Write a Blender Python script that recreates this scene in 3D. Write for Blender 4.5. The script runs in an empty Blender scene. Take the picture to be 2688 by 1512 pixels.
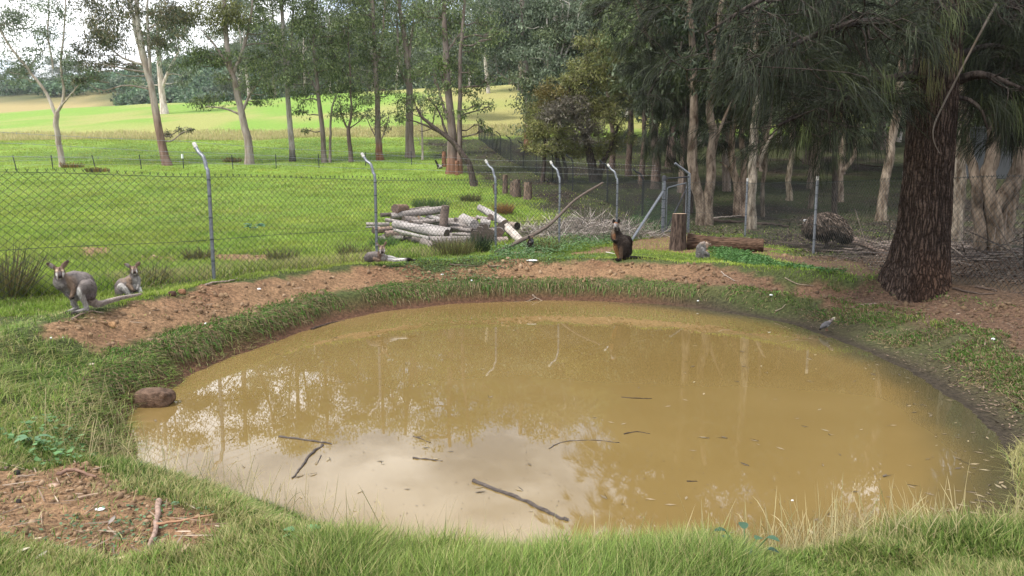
import bpy, math, random
import numpy as np
from mathutils import Vector, Matrix
random.seed(7); RNG = np.random.default_rng(7)
sc = bpy.context.scene
COL = sc.collection

# ---------------------------------------------------------------- camera, sky, sun, exposure
PW, PH, FPX = 2688.0, 1512.0, 1880.0
CAMZ = 1.25
PITCH = math.atan(251.0/1880.0)
cam_d = bpy.data.cameras.new('camera'); cam = bpy.data.objects.new('camera', cam_d); COL.objects.link(cam)
cam.location = (0, 0, CAMZ); cam.rotation_euler = (math.pi/2-PITCH, 0, 0)
cam_d.sensor_width = 36; cam_d.lens = FPX*36/PW; cam_d.clip_start = 0.05; cam_d.clip_end = 3000
sc.camera = cam
SUN_EL, SUN_AZ = math.radians(58), math.radians(-125)      # azimuth measured from +Y towards +X
world = bpy.data.worlds.new('World'); sc.world = world; world.use_nodes = True
wn = world.node_tree.nodes; wl = world.node_tree.links; wn.clear()
wo = wn.new('ShaderNodeOutputWorld'); bg = wn.new('ShaderNodeBackground'); bg.inputs['Strength'].default_value = 0.11
sky = wn.new('ShaderNodeTexSky'); sky.sky_type = 'NISHITA'; sky.sun_disc = False
sky.sun_elevation = SUN_EL; sky.sun_rotation = SUN_AZ
tc = wn.new('ShaderNodeTexCoord'); mp = wn.new('ShaderNodeMapping'); mp.inputs['Scale'].default_value = (1.6, 1.6, 4.0)
mp.inputs['Location'].default_value = (0.35, 0.1, 0.2)
nz = wn.new('ShaderNodeTexNoise'); nz.inputs['Scale'].default_value = 2.2; nz.inputs['Detail'].default_value = 7; nz.inputs['Roughness'].default_value = .55
rp = wn.new('ShaderNodeValToRGB'); rp.color_ramp.elements[0].position = .40; rp.color_ramp.elements[1].position = .56
nz2 = wn.new('ShaderNodeTexNoise'); nz2.inputs['Scale'].default_value = 4.5; nz2.inputs['Detail'].default_value = 5
rp2 = wn.new('ShaderNodeValToRGB'); rp2.color_ramp.elements[0].position = .3; rp2.color_ramp.elements[1].position = .7
rp2.color_ramp.elements[0].color = (7.6, 7.9, 8.5, 1); rp2.color_ramp.elements[1].color = (11.5, 11.4, 11.4, 1)
mx = wn.new('ShaderNodeMix'); mx.data_type = 'RGBA'
wl.new(tc.outputs['Generated'], mp.inputs['Vector']); wl.new(mp.outputs[0], nz.inputs['Vector']); wl.new(mp.outputs[0], nz2.inputs['Vector'])
wl.new(nz.outputs[0], rp.inputs[0]); wl.new(nz2.outputs[0], rp2.inputs[0])
wl.new(rp.outputs[0], mx.inputs['Factor']); wl.new(sky.outputs[0], mx.inputs[6]); wl.new(rp2.outputs[0], mx.inputs[7])
wl.new(mx.outputs[2], bg.inputs['Color']); wl.new(bg.outputs[0], wo.inputs['Surface'])
sd_ = bpy.data.lights.new('sun', 'SUN'); sd_.energy = 2.2; sd_.angle = math.radians(9); sd_.color = (1, .95, .87)
sun = bpy.data.objects.new('sun', sd_); COL.objects.link(sun)
sv = Vector((math.sin(SUN_AZ)*math.cos(SUN_EL), math.cos(SUN_AZ)*math.cos(SUN_EL), math.sin(SUN_EL)))
sun.rotation_euler = sv.to_track_quat('Z', 'Y').to_euler(); sun.location = (0, 0, 60)
sc.view_settings.view_transform = 'Standard'; sc.view_settings.look = 'None'
sc.view_settings.exposure = 1.08; sc.view_settings.gamma = 1.0
sc.render.engine = 'CYCLES'
try:
    sc.cycles.use_denoising = True; sc.cycles.denoiser = 'OPENIMAGEDENOISE'; sc.cycles.denoising_input_passes = 'RGB_ALBEDO_NORMAL'; sc.cycles.denoising_prefilter = 'ACCURATE'; sc.cycles.max_bounces = 6; sc.cycles.diffuse_bounces = 3; sc.cycles.glossy_bounces = 3
    sc.cycles.transparent_max_bounces = 4; sc.cycles.transmission_bounces = 2; sc.cycles.caustics_reflective = False
except Exception: pass

# ---------------------------------------------------------------- projection helpers
cp, sp_ = math.cos(PITCH), math.sin(PITCH)
def at(px, py, Y):
    u = (px-1344)/FPX; v = (756-py)/FPX
    dy = cp+v*sp_; dz = -sp_+v*cp; t = Y/dy
    return Vector((u*t, Y, CAMZ+dz*t))
def atz(px, py, z):
    u = (px-1344)/FPX; v = (756-py)/FPX
    dy = cp+v*sp_; dz = -sp_+v*cp; t = (z-CAMZ)/dz
    return Vector((u*t, dy*t, z))

# ---------------------------------------------------------------- noise
def _h(ix, iy, iz, seed):
    h = (ix.astype(np.int64)*374761393+iy.astype(np.int64)*668265263+iz.astype(np.int64)*2147483647+seed*1274126177) & 0xffffffff
    h = ((h ^ (h >> 13))*1274126177) & 0xffffffff
    h = ((h ^ (h >> 16))*2246822519) & 0xffffffff
    return ((h ^ (h >> 13)) & 0xffffff)/float(0xffffff)
def vnoise(x, y, z=0.0, seed=0):
    x, y, z = np.broadcast_arrays(np.asarray(x, float), np.asarray(y, float), np.asarray(z, float))
    ix, iy, iz = np.floor(x), np.floor(y), np.floor(z)
    fx, fy, fz = x-ix, y-iy, z-iz
    fx, fy, fz = [f*f*(3-2*f) for f in (fx, fy, fz)]
    r = 0
    for a in (0, 1):
        for b in (0, 1):
            for c in (0, 1):
                w = (fx if a else 1-fx)*(fy if b else 1-fy)*(fz if c else 1-fz)
                r = r+w*_h(ix+a, iy+b, iz+c, seed)
    return r
def vnoise2(x, y, seed=0):
    x, y = np.broadcast_arrays(np.asarray(x, float), np.asarray(y, float))
    ix, iy = np.floor(x), np.floor(y); fx, fy = x-ix, y-iy
    fx = fx*fx*(3-2*fx); fy = fy*fy*(3-2*fy); z = np.zeros_like(ix)
    return ((_h(ix, iy, z, seed)*(1-fx)+_h(ix+1, iy, z, seed)*fx)*(1-fy)+(_h(ix, iy+1, z, seed)*(1-fx)+_h(ix+1, iy+1, z, seed)*fx)*fy)
def fbm(x, y, o=4, seed=0):
    r = 0; a = .5; t = 0
    for k in range(o):
        r = r+a*vnoise2(np.asarray(x)*2**k+k*17.3, np.asarray(y)*2**k-k*9.1, seed+k); t += a; a *= .5
    return r/t
def sstep(a, b, x):
    t = np.clip((np.asarray(x, float)-a)/(b-a), 0, 1); return t*t*(3-2*t)

# ---------------------------------------------------------------- object helpers
def tag(o, label=None, cat=None, group=None, kind=None):
    if label: o['label'] = label
    if cat: o['category'] = cat
    if group: o['group'] = group
    if kind: o['kind'] = kind
    return o
def empty(name, loc, label=None, cat=None, group=None, rz=0):
    o = bpy.data.objects.new(name, None); COL.objects.link(o); o.location = loc; o.rotation_euler = (0, 0, rz)
    o.empty_display_size = .1
    return tag(o, label, cat, group)
class MB:
    def __init__(s): s.V = []; s.T = []; s.Q = []; s.C = []; s.n = 0; s.TM = []; s.QM = []
    def add(s, V, T=None, Q=None, C=None, m=0):
        V = np.asarray(V, np.float32).reshape(-1, 3)
        if T is not None and len(T): s.T.append(np.asarray(T, np.int64)+s.n); s.TM.append(np.full(len(T), m))
        if Q is not None and len(Q): s.Q.append(np.asarray(Q, np.int64)+s.n); s.QM.append(np.full(len(Q), m))
        s.V.append(V)
        if C is None: C = (1, 1, 1)
        C = np.asarray(C, np.float32)
        if C.ndim == 1: C = np.tile(C[:3], (len(V), 1))
        s.C.append(C[:, :3]); s.n += len(V)
    def build(s, name, mat, parent=None, origin=None, smooth=True, link=True):
        V = np.concatenate(s.V); C = np.concatenate(s.C)
        if origin is not None: V = V-np.asarray(origin, np.float32)
        T = np.concatenate(s.T) if s.T else np.zeros((0, 3), np.int64)
        Q = np.concatenate(s.Q) if s.Q else np.zeros((0, 4), np.int64)
        me = bpy.data.meshes.new(name)
        me.vertices.add(len(V)); me.vertices.foreach_set('co', V.astype(np.float32).ravel())
        li = np.concatenate([T.ravel(), Q.ravel()]).astype(np.int32)
        me.loops.add(len(li)); me.loops.foreach_set('vertex_index', li)
        tot = np.concatenate([np.full(len(T), 3), np.full(len(Q), 4)]).astype(np.int32)
        st = np.concatenate([[0], np.cumsum(tot)[:-1]]).astype(np.int32)
        me.polygons.add(len(tot)); me.polygons.foreach_set('loop_start', st)
        try: me.polygons.foreach_set('loop_total', tot)
        except Exception: pass
        if smooth: me.polygons.foreach_set('use_smooth', np.ones(len(tot), bool))
        mi = np.concatenate((s.TM or [np.zeros(0)])+(s.QM or [np.zeros(0)])).astype(np.int32)
        me.polygons.foreach_set('material_index', mi)
        ca = me.color_attributes.new('Col', 'FLOAT_COLOR', 'POINT')
        C4 = np.ones((len(V), 4), np.float32); C4[:, :3] = C; ca.data.foreach_set('color', C4.ravel())
        for m in (mat if isinstance(mat, (list, tuple)) else [mat]): me.materials.append(m)
        me.update(calc_edges=True)
        o = bpy.data.objects.new(name, me)
        if link: COL.objects.link(o)
        if parent is not None: o.parent = parent
        elif origin is not None: o.location = origin
        return o
def nrm(a):
    a = np.asarray(a, float); return a/np.maximum(np.linalg.norm(a, axis=-1, keepdims=True), 1e-9)
def tube(mb, pts, rad, ns=8, C=None, disp=None, cap=True, m=0, capC=None, capm=None, twist=0.0):
    P = np.asarray([tuple(p) for p in pts], float); n = len(P)
    R = np.broadcast_to(np.asarray(rad, float), (n,)).copy()
    Tn = np.gradient(P, axis=0) if n > 2 else np.repeat(P[1:]-P[:1], 2, 0)
    Tn = nrm(Tn)
    ref = np.array([0, 0, 1.]) if abs(Tn[:, 2]).mean() < .8 else np.array([0.3, 1., 0])
    A = nrm(np.cross(Tn, ref)); B = np.cross(Tn, A)
    th = np.linspace(0, 2*math.pi, ns, endpoint=False)
    ph = th[None, :]+twist*np.linspace(0, 1, n)[:, None]
    ca, sa = np.cos(ph)[..., None], np.sin(ph)[..., None]
    D = A[:, None, :]*ca+B[:, None, :]*sa
    RR = R[:, None]*np.ones(ns)[None]
    if disp is not None: RR = disp(RR, th, P)
    V = P[:, None, :]+D*RR[..., None]
    i = np.arange(n-1)[:, None]*ns; j = np.arange(ns)[None]; j2 = (j+1) % ns
    Q = np.stack([i+j, i+j2, i+ns+j2, i+ns+j], -1).reshape(-1, 4)
    Vf = V.reshape(-1, 3); cc = None
    if C is not None:
        cc = np.asarray(C, float)
        if cc.ndim == 2 and len(cc) == n: cc = np.repeat(cc, ns, 0)
    mb.add(Vf, Q=Q, C=cc if cc is not None else None, m=m)
    if cap:
        for e in (0, n-1):
            ring = V[e]; V2 = np.vstack([ring, ring.mean(0)]); k = np.arange(ns); T = np.stack([k, (k+1) % ns, np.full(ns, ns)], -1)
            if e == 0: T = T[:, ::-1]
            mb.add(V2, T=T, C=capC if capC is not None else (cc[0] if cc is not None and cc.ndim == 2 else cc), m=m if capm is None else capm)
def spline(pts, n):
    P = np.asarray([tuple(p) for p in pts], float)
    if len(P) < 3: t = np.linspace(0, 1, n)[:, None]; return P[0]*(1-t)+P[-1]*t
    Q = np.vstack([2*P[0]-P[1], P, 2*P[-1]-P[-2]]); out = []
    m = len(P)-1
    for s in np.linspace(0, m-1e-6, n):
        k = int(s); t = s-k; a, b, c, d = Q[k:k+4]
        out.append(.5*((2*b)+(c-a)*t+(2*a-5*b+4*c-d)*t*t+(-a+3*b-3*c+d)*t**3))
    return np.array(out)
def kites(mb, C, D, L, Wd, col, nz=None):
    """leaves: C (N,3) stalk ends, D directions, L lengths, Wd widths"""
    N = len(C); D = nrm(D)
    if nz is None: nz = RNG.normal(size=(N, 3))
    S = nrm(np.cross(D, nz)); L = np.broadcast_to(L, (N,))[:, None]; Wd = np.broadcast_to(Wd, (N,))[:, None]
    V = np.stack([C, C+D*L*.45+S*Wd*.5, C+D*L, C+D*L*.45-S*Wd*.5], 1).reshape(-1, 3)
    Q = (np.arange(N)[:, None]*4+np.arange(4)[None])
    mb.add(V, Q=Q, C=np.repeat(col, 4, 0))
def blades(mb, P, Hh, Wd, lean, col, coltip=None):
    """grass blades: base P, height, width, lean vectors (N,2) horizontal offset of the tip"""
    N = len(P); yaw = RNG.uniform(0, math.pi, N); S = np.stack([np.cos(yaw), np.sin(yaw), np.zeros(N)], 1)
    Hh = np.broadcast_to(Hh, (N,))[:, None]; Wd = np.broadcast_to(Wd, (N,))[:, None]
    Ln = np.concatenate([lean, np.zeros((N, 1))], 1); up = np.array([[0, 0, 1.]])
    lz = np.sqrt(np.maximum(Hh**2-(np.linalg.norm(lean, axis=1)[:, None])**2*.8, (Hh*.25)**2))
    M = P+up*lz*.6+Ln*.33; Tp = P+up*lz*.95+Ln
    V = np.stack([P-S*Wd*.5, P+S*Wd*.5, M+S*Wd*.42, M-S*Wd*.42, Tp], 1).reshape(-1, 3)
    k = np.arange(N)[:, None]*5
    Q = k+np.array([[0, 1, 2, 3]]); T = k+np.array([[3, 2, 4]])
    ct = col if coltip is None else coltip
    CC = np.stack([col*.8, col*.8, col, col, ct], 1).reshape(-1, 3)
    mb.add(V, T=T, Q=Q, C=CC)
def strips(mb, P, D, L, droop, Wd, col, seg=3):
    N = len(P); D = nrm(D); L = np.broadcast_to(L, (N,))[:, None]; Wd = np.broadcast_to(Wd, (N,))[:, None]
    droop = np.broadcast_to(droop, (N,))[:, None]
    S = nrm(np.cross(D, RNG.normal(size=(N, 3)))); pts = []
    g = np.array([[0, 0, -1.]])
    for k in range(seg+1):
        t = k/seg; pts.append(P+D*L*t*(1-.35*droop*t)+g*L*droop*t*t*.9)
    V = []
    for k in range(seg): w = Wd*(.5 if k else .4); V += [pts[k]-S*w, pts[k]+S*w]
    V.append(pts[seg]); V = np.stack(V, 1); nv = 2*seg+1; V = V.reshape(-1, 3)
    b = np.arange(N)[:, None]*nv; Q = []
    for k in range(seg-1): Q.append(b+np.array([[2*k, 2*k+1, 2*k+3, 2*k+2]]))
    T = b+np.array([[2*seg-2, 2*seg-1, 2*seg]])
    mb.add(V, T=T, Q=np.concatenate(Q), C=np.repeat(col, nv, 0))
def pal(cols, n, var=.18):
    cols = np.asarray(cols, float); w = RNG.uniform(0, len(cols)-1, n); k = np.minimum(w.astype(int), len(cols)-2) if len(cols) > 1 else np.zeros(n, int)
    c = cols[k] if len(cols) == 1 else cols[k]*(1-(w-k))[:, None]+cols[k+1]*(w-k)[:, None]
    return np.clip(c*RNG.uniform(1-var, 1+var, (n, 1)), 0.001, .9)

# ---------------------------------------------------------------- materials
def mat(name, rough=.8, spec=.3, base=None, attr=True, noise=None, bump=None, transl=0.0, metal=0.0, stretch=(1, 1, 1), coord='Object', detail=6, bscale=None):
    """noise=(scale, darkcol_mult, lightcol_mult) multiplies the base colour; bump=(strength, distance)"""
    m = bpy.data.materials.new(name); m.use_nodes = True; nt = m.node_tree; N = nt.nodes; Lk = nt.links; N.clear()
    out = N.new('ShaderNodeOutputMaterial'); p = N.new('ShaderNodeBsdfPrincipled')
    p.inputs['Roughness'].default_value = rough; p.inputs['Specular IOR Level'].default_value = spec; p.inputs['Metallic'].default_value = metal
    src = None
    if attr:
        a = N.new('ShaderNodeAttribute'); a.attribute_name = 'Col'; src = a.outputs['Color']
    tcn = N.new('ShaderNodeTexCoord'); mpn = N.new('ShaderNodeMapping'); mpn.inputs['Scale'].default_value = stretch
    Lk.new(tcn.outputs[coord], mpn.inputs['Vector'])
    nzv = None
    if noise:
        nzn = N.new('ShaderNodeTexNoise'); nzn.inputs['Scale'].default_value = noise[0]; nzn.inputs['Detail'].default_value = detail; nzn.inputs['Roughness'].default_value = .65
        Lk.new(mpn.outputs[0], nzn.inputs['Vector'])
        r = N.new('ShaderNodeValToRGB'); r.color_ramp.elements[0].position = .36; r.color_ramp.elements[1].position = .66
        r.color_ramp.elements[0].color = (*noise[1], 1); r.color_ramp.elements[1].color = (*noise[2], 1)
        Lk.new(nzn.outputs[0], r.inputs[0]); nzv = nzn.outputs[0]
        if src is not None or base is not None:
            mxn = N.new('ShaderNodeMix'); mxn.data_type = 'RGBA'; mxn.blend_type = 'MULTIPLY'; mxn.inputs['Factor'].default_value = 1
            if src is not None: Lk.new(src, mxn.inputs[6])
            else: mxn.inputs[6].default_value = (*base, 1)
            Lk.new(r.outputs[0], mxn.inputs[7]); src = mxn.outputs[2]
        else: src = r.outputs[0]
    if src is not None: Lk.new(src, p.inputs['Base Color'])
    elif base is not None: p.inputs['Base Color'].default_value = (*base, 1)
    if bump:
        bn = N.new('ShaderNodeBump'); bn.inputs['Strength'].default_value = bump[0]; bn.inputs['Distance'].default_value = bump[1]
        if bscale or nzv is None:
            b2 = N.new('ShaderNodeTexNoise'); b2.inputs['Scale'].default_value = bscale or 20; b2.inputs['Detail'].default_value = 6
            Lk.new(mpn.outputs[0], b2.inputs['Vector']); Lk.new(b2.outputs[0], bn.inputs['Height'])
        else: Lk.new(nzv, bn.inputs['Height'])
        Lk.new(bn.outputs[0], p.inputs['Normal'])
    if transl > 0:
        tr = N.new('ShaderNodeBsdfTranslucent'); ms = N.new('ShaderNodeMixShader'); ms.inputs[0].default_value = transl
        if src is not None: Lk.new(src, tr.inputs['Color'])
        elif base is not None: tr.inputs['Color'].default_value = (*base, 1)
        Lk.new(p.outputs[0], ms.inputs[1]); Lk.new(tr.outputs[0], ms.inputs[2]); Lk.new(ms.outputs[0], out.inputs[0])
    else: Lk.new(p.outputs[0], out.inputs[0])
    return m
M_grass = mat('grass_blades', rough=.55, spec=.25, transl=.35)
M_leaf = mat('leaves', rough=.5, spec=.3, transl=.25)
M_needle = mat('needle_foliage', rough=.6, spec=.25, transl=.2)
M_ground = mat('ground_soil', rough=.95, spec=.15, noise=(26, (.5, .5, .5), (1.45, 1.42, 1.4)), bump=(.9, .03), bscale=60, detail=10)
M_bits = mat('litter_bits', rough=.8, spec=.2)
M_barkdark = mat('fissured_bark', rough=.95, spec=.1, noise=(20, (.3, .28, .27), (1.55, 1.5, 1.45)), stretch=(1, 1, .22), bump=(1.0, .04), detail=9)
M_trunk = None
M_paper = mat('papery_bark', rough=.9, spec=.15, noise=(7, (.22, .17, .13), (1.4, 1.35, 1.25)), stretch=(1, 1, .3), bump=(1.0, .05), detail=10)
M_gum = mat('gum_bark', rough=.85, spec=.2, noise=(3.5, (.55, .48, .42), (1.25, 1.22, 1.2)), stretch=(1, 1, .22), bump=(.4, .02))
M_log = mat('weathered_log', rough=.9, spec=.15, noise=(42, (.6, .58, .57), (1.15, 1.13, 1.12)), stretch=(.05, 1, 1), bump=(.7, .012))
M_barkx = mat('rotten_bark', rough=.95, spec=.1, noise=(26, (.3, .27, .25), (1.6, 1.5, 1.45)), stretch=(.12, 1, 1), bump=(1.0, .03), detail=9)
M_galv = mat('galvanised_steel', rough=.45, spec=.5, metal=.55, attr=False, base=(.19, .20, .215), noise=(22, (.7, .7, .72), (1.2, 1.2, 1.2)))
M_pvc = mat('black_coated_wire', rough=.5, spec=.4, attr=False, base=(.018, .024, .022))
M_barb = mat('barbed_wire_steel', rough=.5, spec=.5, metal=.4, attr=False, base=(.30, .31, .32))
M_rust = mat('dark_steel', rough=.7, spec=.3, attr=False, base=(.035, .035, .04))
M_fur = mat('fur', rough=.9, spec=.12)
M_eye = mat('glossy_eye', rough=.08, spec=.8, attr=False, base=(.01, .006, .005))
M_stone = mat('stone', rough=.85, spec=.25, noise=(16, (.4, .36, .32), (1.5, 1.42, 1.35)), bump=(1.0, .03), detail=9)
def crack_mat(name):
    m = bpy.data.materials.new(name); m.use_nodes = True; nt = m.node_tree; N = nt.nodes; L = nt.links; p = N['Principled BSDF']; p.inputs['Roughness'].default_value = .95; p.inputs['Specular IOR Level'].default_value = .12
    tcn = N.new('ShaderNodeTexCoord'); no = N.new('ShaderNodeTexNoise'); no.inputs['Scale'].default_value = 5; no.inputs['Detail'].default_value = 5
    mxv = N.new('ShaderNodeMix'); mxv.data_type = 'RGBA'; mxv.blend_type = 'ADD'; mxv.inputs['Factor'].default_value = .09; L.new(tcn.outputs['Object'], mxv.inputs[6]); L.new(tcn.outputs['Object'], no.inputs['Vector']); L.new(no.outputs['Color'], mxv.inputs[7])
    mpn = N.new('ShaderNodeMapping'); mpn.inputs['Scale'].default_value = (1, 1, .10); L.new(mxv.outputs[2], mpn.inputs['Vector'])
    vo = N.new('ShaderNodeTexVoronoi'); vo.feature = 'DISTANCE_TO_EDGE'; vo.inputs['Scale'].default_value = 27; L.new(mpn.outputs[0], vo.inputs['Vector'])
    r = N.new('ShaderNodeValToRGB'); r.color_ramp.elements[0].position = .0; r.color_ramp.elements[1].position = .26; r.color_ramp.elements[0].color = (.25, .23, .22, 1); r.color_ramp.elements[1].color = (1.0, .97, .95, 1); L.new(vo.outputs['Distance'], r.inputs[0])
    n2 = N.new('ShaderNodeTexNoise'); n2.inputs['Scale'].default_value = 45; n2.inputs['Detail'].default_value = 8; L.new(tcn.outputs['Object'], n2.inputs['Vector']); r2 = N.new('ShaderNodeValToRGB'); r2.color_ramp.elements[0].position = .3; r2.color_ramp.elements[1].position = .7; r2.color_ramp.elements[0].color = (.55, .55, .55, 1); r2.color_ramp.elements[1].color = (1.4, 1.4, 1.4, 1); L.new(n2.outputs[0], r2.inputs[0])
    a = N.new('ShaderNodeAttribute'); a.attribute_name = 'Col'; m1 = N.new('ShaderNodeMix'); m1.data_type = 'RGBA'; m1.blend_type = 'MULTIPLY'; m1.inputs['Factor'].default_value = 1; m2 = N.new('ShaderNodeMix'); m2.data_type = 'RGBA'; m2.blend_type = 'MULTIPLY'; m2.inputs['Factor'].default_value = 1
    L.new(a.outputs['Color'], m1.inputs[6]); L.new(r.outputs[0], m1.inputs[7]); L.new(m1.outputs[2], m2.inputs[6]); L.new(r2.outputs[0], m2.inputs[7]); L.new(m2.outputs[2], p.inputs['Base Color'])
    b = N.new('ShaderNodeBump'); b.inputs['Strength'].default_value = 1; b.inputs['Distance'].default_value = .03; L.new(r.outputs[0], b.inputs['Height']); L.new(b.outputs[0], p.inputs['Normal']); return m
M_trunk = crack_mat('furrowed_plate_bark')
M_white = mat('white_scrap', rough=.6, spec=.3, attr=False, base=(.75, .76, .76))
# ---------------------------------------------------------------- pond outline and ground
WZ = -0.45
far_px = [(326, 1118), (345, 1075), (400, 1045), (470, 1012), (520, 975), (650, 925), (815, 866), (940, 830), (1150, 802), (1357, 791), (1565, 791), (1775, 803), (1930, 824),
          (2066, 850), (2150, 878), (2245, 912), (2380, 975), (2505, 1055), (2590, 1127), (2635, 1200), (2660, 1265)]
near_px = [(2640, 1330), (2500, 1345), (2300, 1345), (2090, 1355), (1930, 1365), (1773, 1380), (1600, 1395), (1350, 1395), (1150, 1385), (1000, 1362), (880, 1330), (730, 1272), (590, 1232), (460, 1196), (365, 1160)]
PP = [atz(x, y, WZ) for x, y in far_px]+[atz(x, y, -.24 if x > 1000 else -.31) for x, y in near_px]
PP = np.array([[p.x, p.y] for p in PP])
def resample(P, n):
    Q = np.vstack([P, P[:1]]); return spline(np.c_[Q, np.zeros(len(Q))], n)[:, :2][:-1]
PP = resample(PP, 120)
def poly_sd(X, Y, P):
    X = np.asarray(X, float).ravel(); Y = np.asarray(Y, float).ravel(); d = np.full(X.shape, 1e9); ins = np.zeros(X.shape, bool)
    for k in range(len(P)):
        a = P[k]; b = P[(k+1) % len(P)]; e = b-a; wx = X-a[0]; wy = Y-a[1]
        t = np.clip((wx*e[0]+wy*e[1])/max(e@e, 1e-12), 0, 1)
        d = np.minimum(d, (wx-e[0]*t)**2+(wy-e[1]*t)**2)
        c = ((a[1] > Y) != (b[1] > Y)); 
        with np.errstate(divide='ignore', invalid='ignore'):
            xi = (b[0]-a[0])*(Y-a[1])/(b[1]-a[1]+1e-15)+a[0]
        ins ^= c & (X < xi)
    return np.sqrt(d)*np.where(ins, -1, 1)
class Grid:
    def __init__(s, fn, x0, x1, y0, y1, r):
        s.x0, s.y0, s.r = x0, y0, r; xs = np.arange(x0, x1, r); ys = np.arange(y0, y1, r)
        XX, YY = np.meshgrid(xs, ys); s.g = fn(XX.ravel(), YY.ravel()).reshape(XX.shape)
    def __call__(s, X, Y):
        u = np.clip((np.asarray(X, float)-s.x0)/s.r, 0, s.g.shape[1]-1.001); v = np.clip((np.asarray(Y, float)-s.y0)/s.r, 0, s.g.shape[0]-1.001)
        i = u.astype(int); j = v.astype(int); a = u-i; b = v-j; g = s.g
        return (g[j, i]*(1-a)+g[j, i+1]*a)*(1-b)+(g[j+1, i]*(1-a)+g[j+1, i+1]*a)*b
SD0 = Grid(lambda x, y: poly_sd(x, y, PP), -14, 14, 0, 24, .05)
def pond_sd(X, Y):
    X = np.asarray(X, float); Y = np.asarray(Y, float)
    return SD0(X, Y)+(fbm(X*2.3, Y*2.3, 3, 5)-.5)*.16
KY = np.array([-20, 0, 8, 14, 20, 27, 33, 41, 50, 62, 75, 86, 110, 140, 165, 190, 230, 300, 370, 430, 600, 1200.])
KZ = np.array([-.1, -.12, 0, 0, .05, .18, .75, 1.65, 2.85, 4.7, 6.75, 8.6, 14.5, 22.3, 23.0, 25, 34, 59, 79, 82, 60, 40.])
_yy = np.linspace(-20, 1200, 12201); _zz = np.interp(_yy, KY, KZ)
for w in (31,): 
    k = np.ones(w)/w; 
    _zs = np.convolve(np.pad(_zz, w//2, mode='edge'), k, 'valid')
_zs2 = np.convolve(np.pad(_zs, 120, mode='edge'), np.ones(241)/241, 'valid')
_bl = sstep(70, 110, _yy); _zf = _zs*(1-_bl)+_zs2*_bl
def Hb(X, Y):
    X = np.asarray(X, float); Y = np.asarray(Y, float)
    z = np.interp(Y, _yy, _zf)+.052*np.clip(X, -140, 45)*sstep(60, 140, Y)
    z = z+sstep(230, 330, Y)*(-24*sstep(-110, -250, X))
    z = z+(fbm(X*.35, Y*.35, 3, 11)-.5)*.16*sstep(11, 25, Y)+(fbm(X*.06, Y*.06, 3, 12)-.5)*1.2*sstep(45, 90, Y)
    return z
def Hg(X, Y):
    X = np.asarray(X, float); Y = np.asarray(Y, float); z = Hb(X, Y)
    d = pond_sd(X, Y)
    near = sstep(5.2, 4.0, Y+.0*X)*sstep(-3.4, -2.4, X); right = sstep(2.2, 3.6, X)*sstep(10.5, 9.0, Y)*(1-near)
    w = .34+1.0*right+.25*near
    rim = -.16-.02*right
    s = sstep(0, 1, d/w)
    bank = WZ+(rim-WZ)*s
    full = bank+(z-rim)*sstep(0, 1.1, d-w)
    berm = .15*np.exp(-((d-w-.75)/.40)**2)*(1-near)
    berm = berm*(1-.5*right)
    full = full+berm
    full = np.where(d < 0, WZ-np.minimum(.5, -d*.6), full)
    lump = (fbm(X*2.1, Y*2.1, 3, 31)-.5)*.07+(fbm(X*9, Y*9, 3, 32)-.5)*.05
    return full+lump*sstep(.0, .5, d)*sstep(30, 10, Y)
def H1(x, y): return float(Hg(np.array([x]), np.array([y]))[0])
_gy = np.concatenate([np.arange(1.2, 24, .02), np.arange(24, 80, .1), np.arange(80, 700, .5)])
def gnd(px, py, y0=1.2):
    u = (px-1344)/FPX; v = (756-py)/FPX; dy = cp+v*sp_; dz = -sp_+v*cp
    ys = _gy[_gy >= y0]; t = ys/dy; Z = CAMZ+dz*t; G = Hg(u*t, ys)
    k = np.argmax(G >= Z)
    if G[k] < Z[k]: k = len(ys)-1
    return Vector((u*t[k], ys[k], float(G[k])))
def gpoly(pts, z=None):
    out = []
    for p in pts:
        q = atz(p[0], p[1], z) if z is not None else gnd(*p); out.append((q.x, q.y))
    return np.array(out)

dirtA = gpoly([(119, 886), (189, 844), (280, 825), (402, 791), (545, 749), (664, 735), (769, 725), (839, 714), (900, 705), (1075, 704), (1284, 692), (1354, 684), (1494, 690), (1599, 682), (1704, 687),
               (1800, 694), (1928, 705), (2067, 749), (2295, 752), (2420, 768), (2540, 790), (2688, 800), (2900, 820), (2900, 960), (2688, 915), (2540, 868), (2400, 828), (2207, 800), (2100, 790), (1950, 762), (1800, 747),
               (1640, 735), (1300, 735), (1050, 745), (900, 766), (734, 803), (594, 845), (395, 903), (256, 942), (228, 925), (190, 870)])
dirtB = gpoly([(-300, 1190), (0, 1213), (146, 1216), (250, 1238), (282, 1294), (449, 1325), (545, 1388), (585, 1450), (490, 1482), (344, 1500), (167, 1461), (0, 1450), (-300, 1440)], z=-.14)
dirtC = gpoly([(1505, 668), (1560, 655), (1634, 638), (1756, 618), (1800, 622), (1880, 640), (2005, 652), (2090, 672), (2180, 700), (2277, 732), (2300, 752), (2240, 735), (2172, 705), (2067, 682), (1990, 668), (1900, 662), (1820, 664), (1790, 668), (1700, 660), (1620, 664), (1540, 672)], z=.0)
pads = [gpoly(p, z=0.0) for p in ([(175, 663), (230, 648), (300, 655), (285, 668), (225, 680)], [(380, 680), (450, 672), (500, 684), (420, 692)], [(545, 675), (610, 668), (700, 670), (760, 682), (640, 693), (560, 688)], [(860, 668), (930, 660), (940, 676), (880, 684)])]
S_A = Grid(lambda x, y: poly_sd(x, y, dirtA), -12, 12, 1, 24, .06)
S_B = Grid(lambda x, y: poly_sd(x, y, dirtB), -12, 12, 1, 24, .06)
S_C = Grid(lambda x, y: poly_sd(x, y, dirtC), -12, 12, 1, 24, .06)
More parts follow.
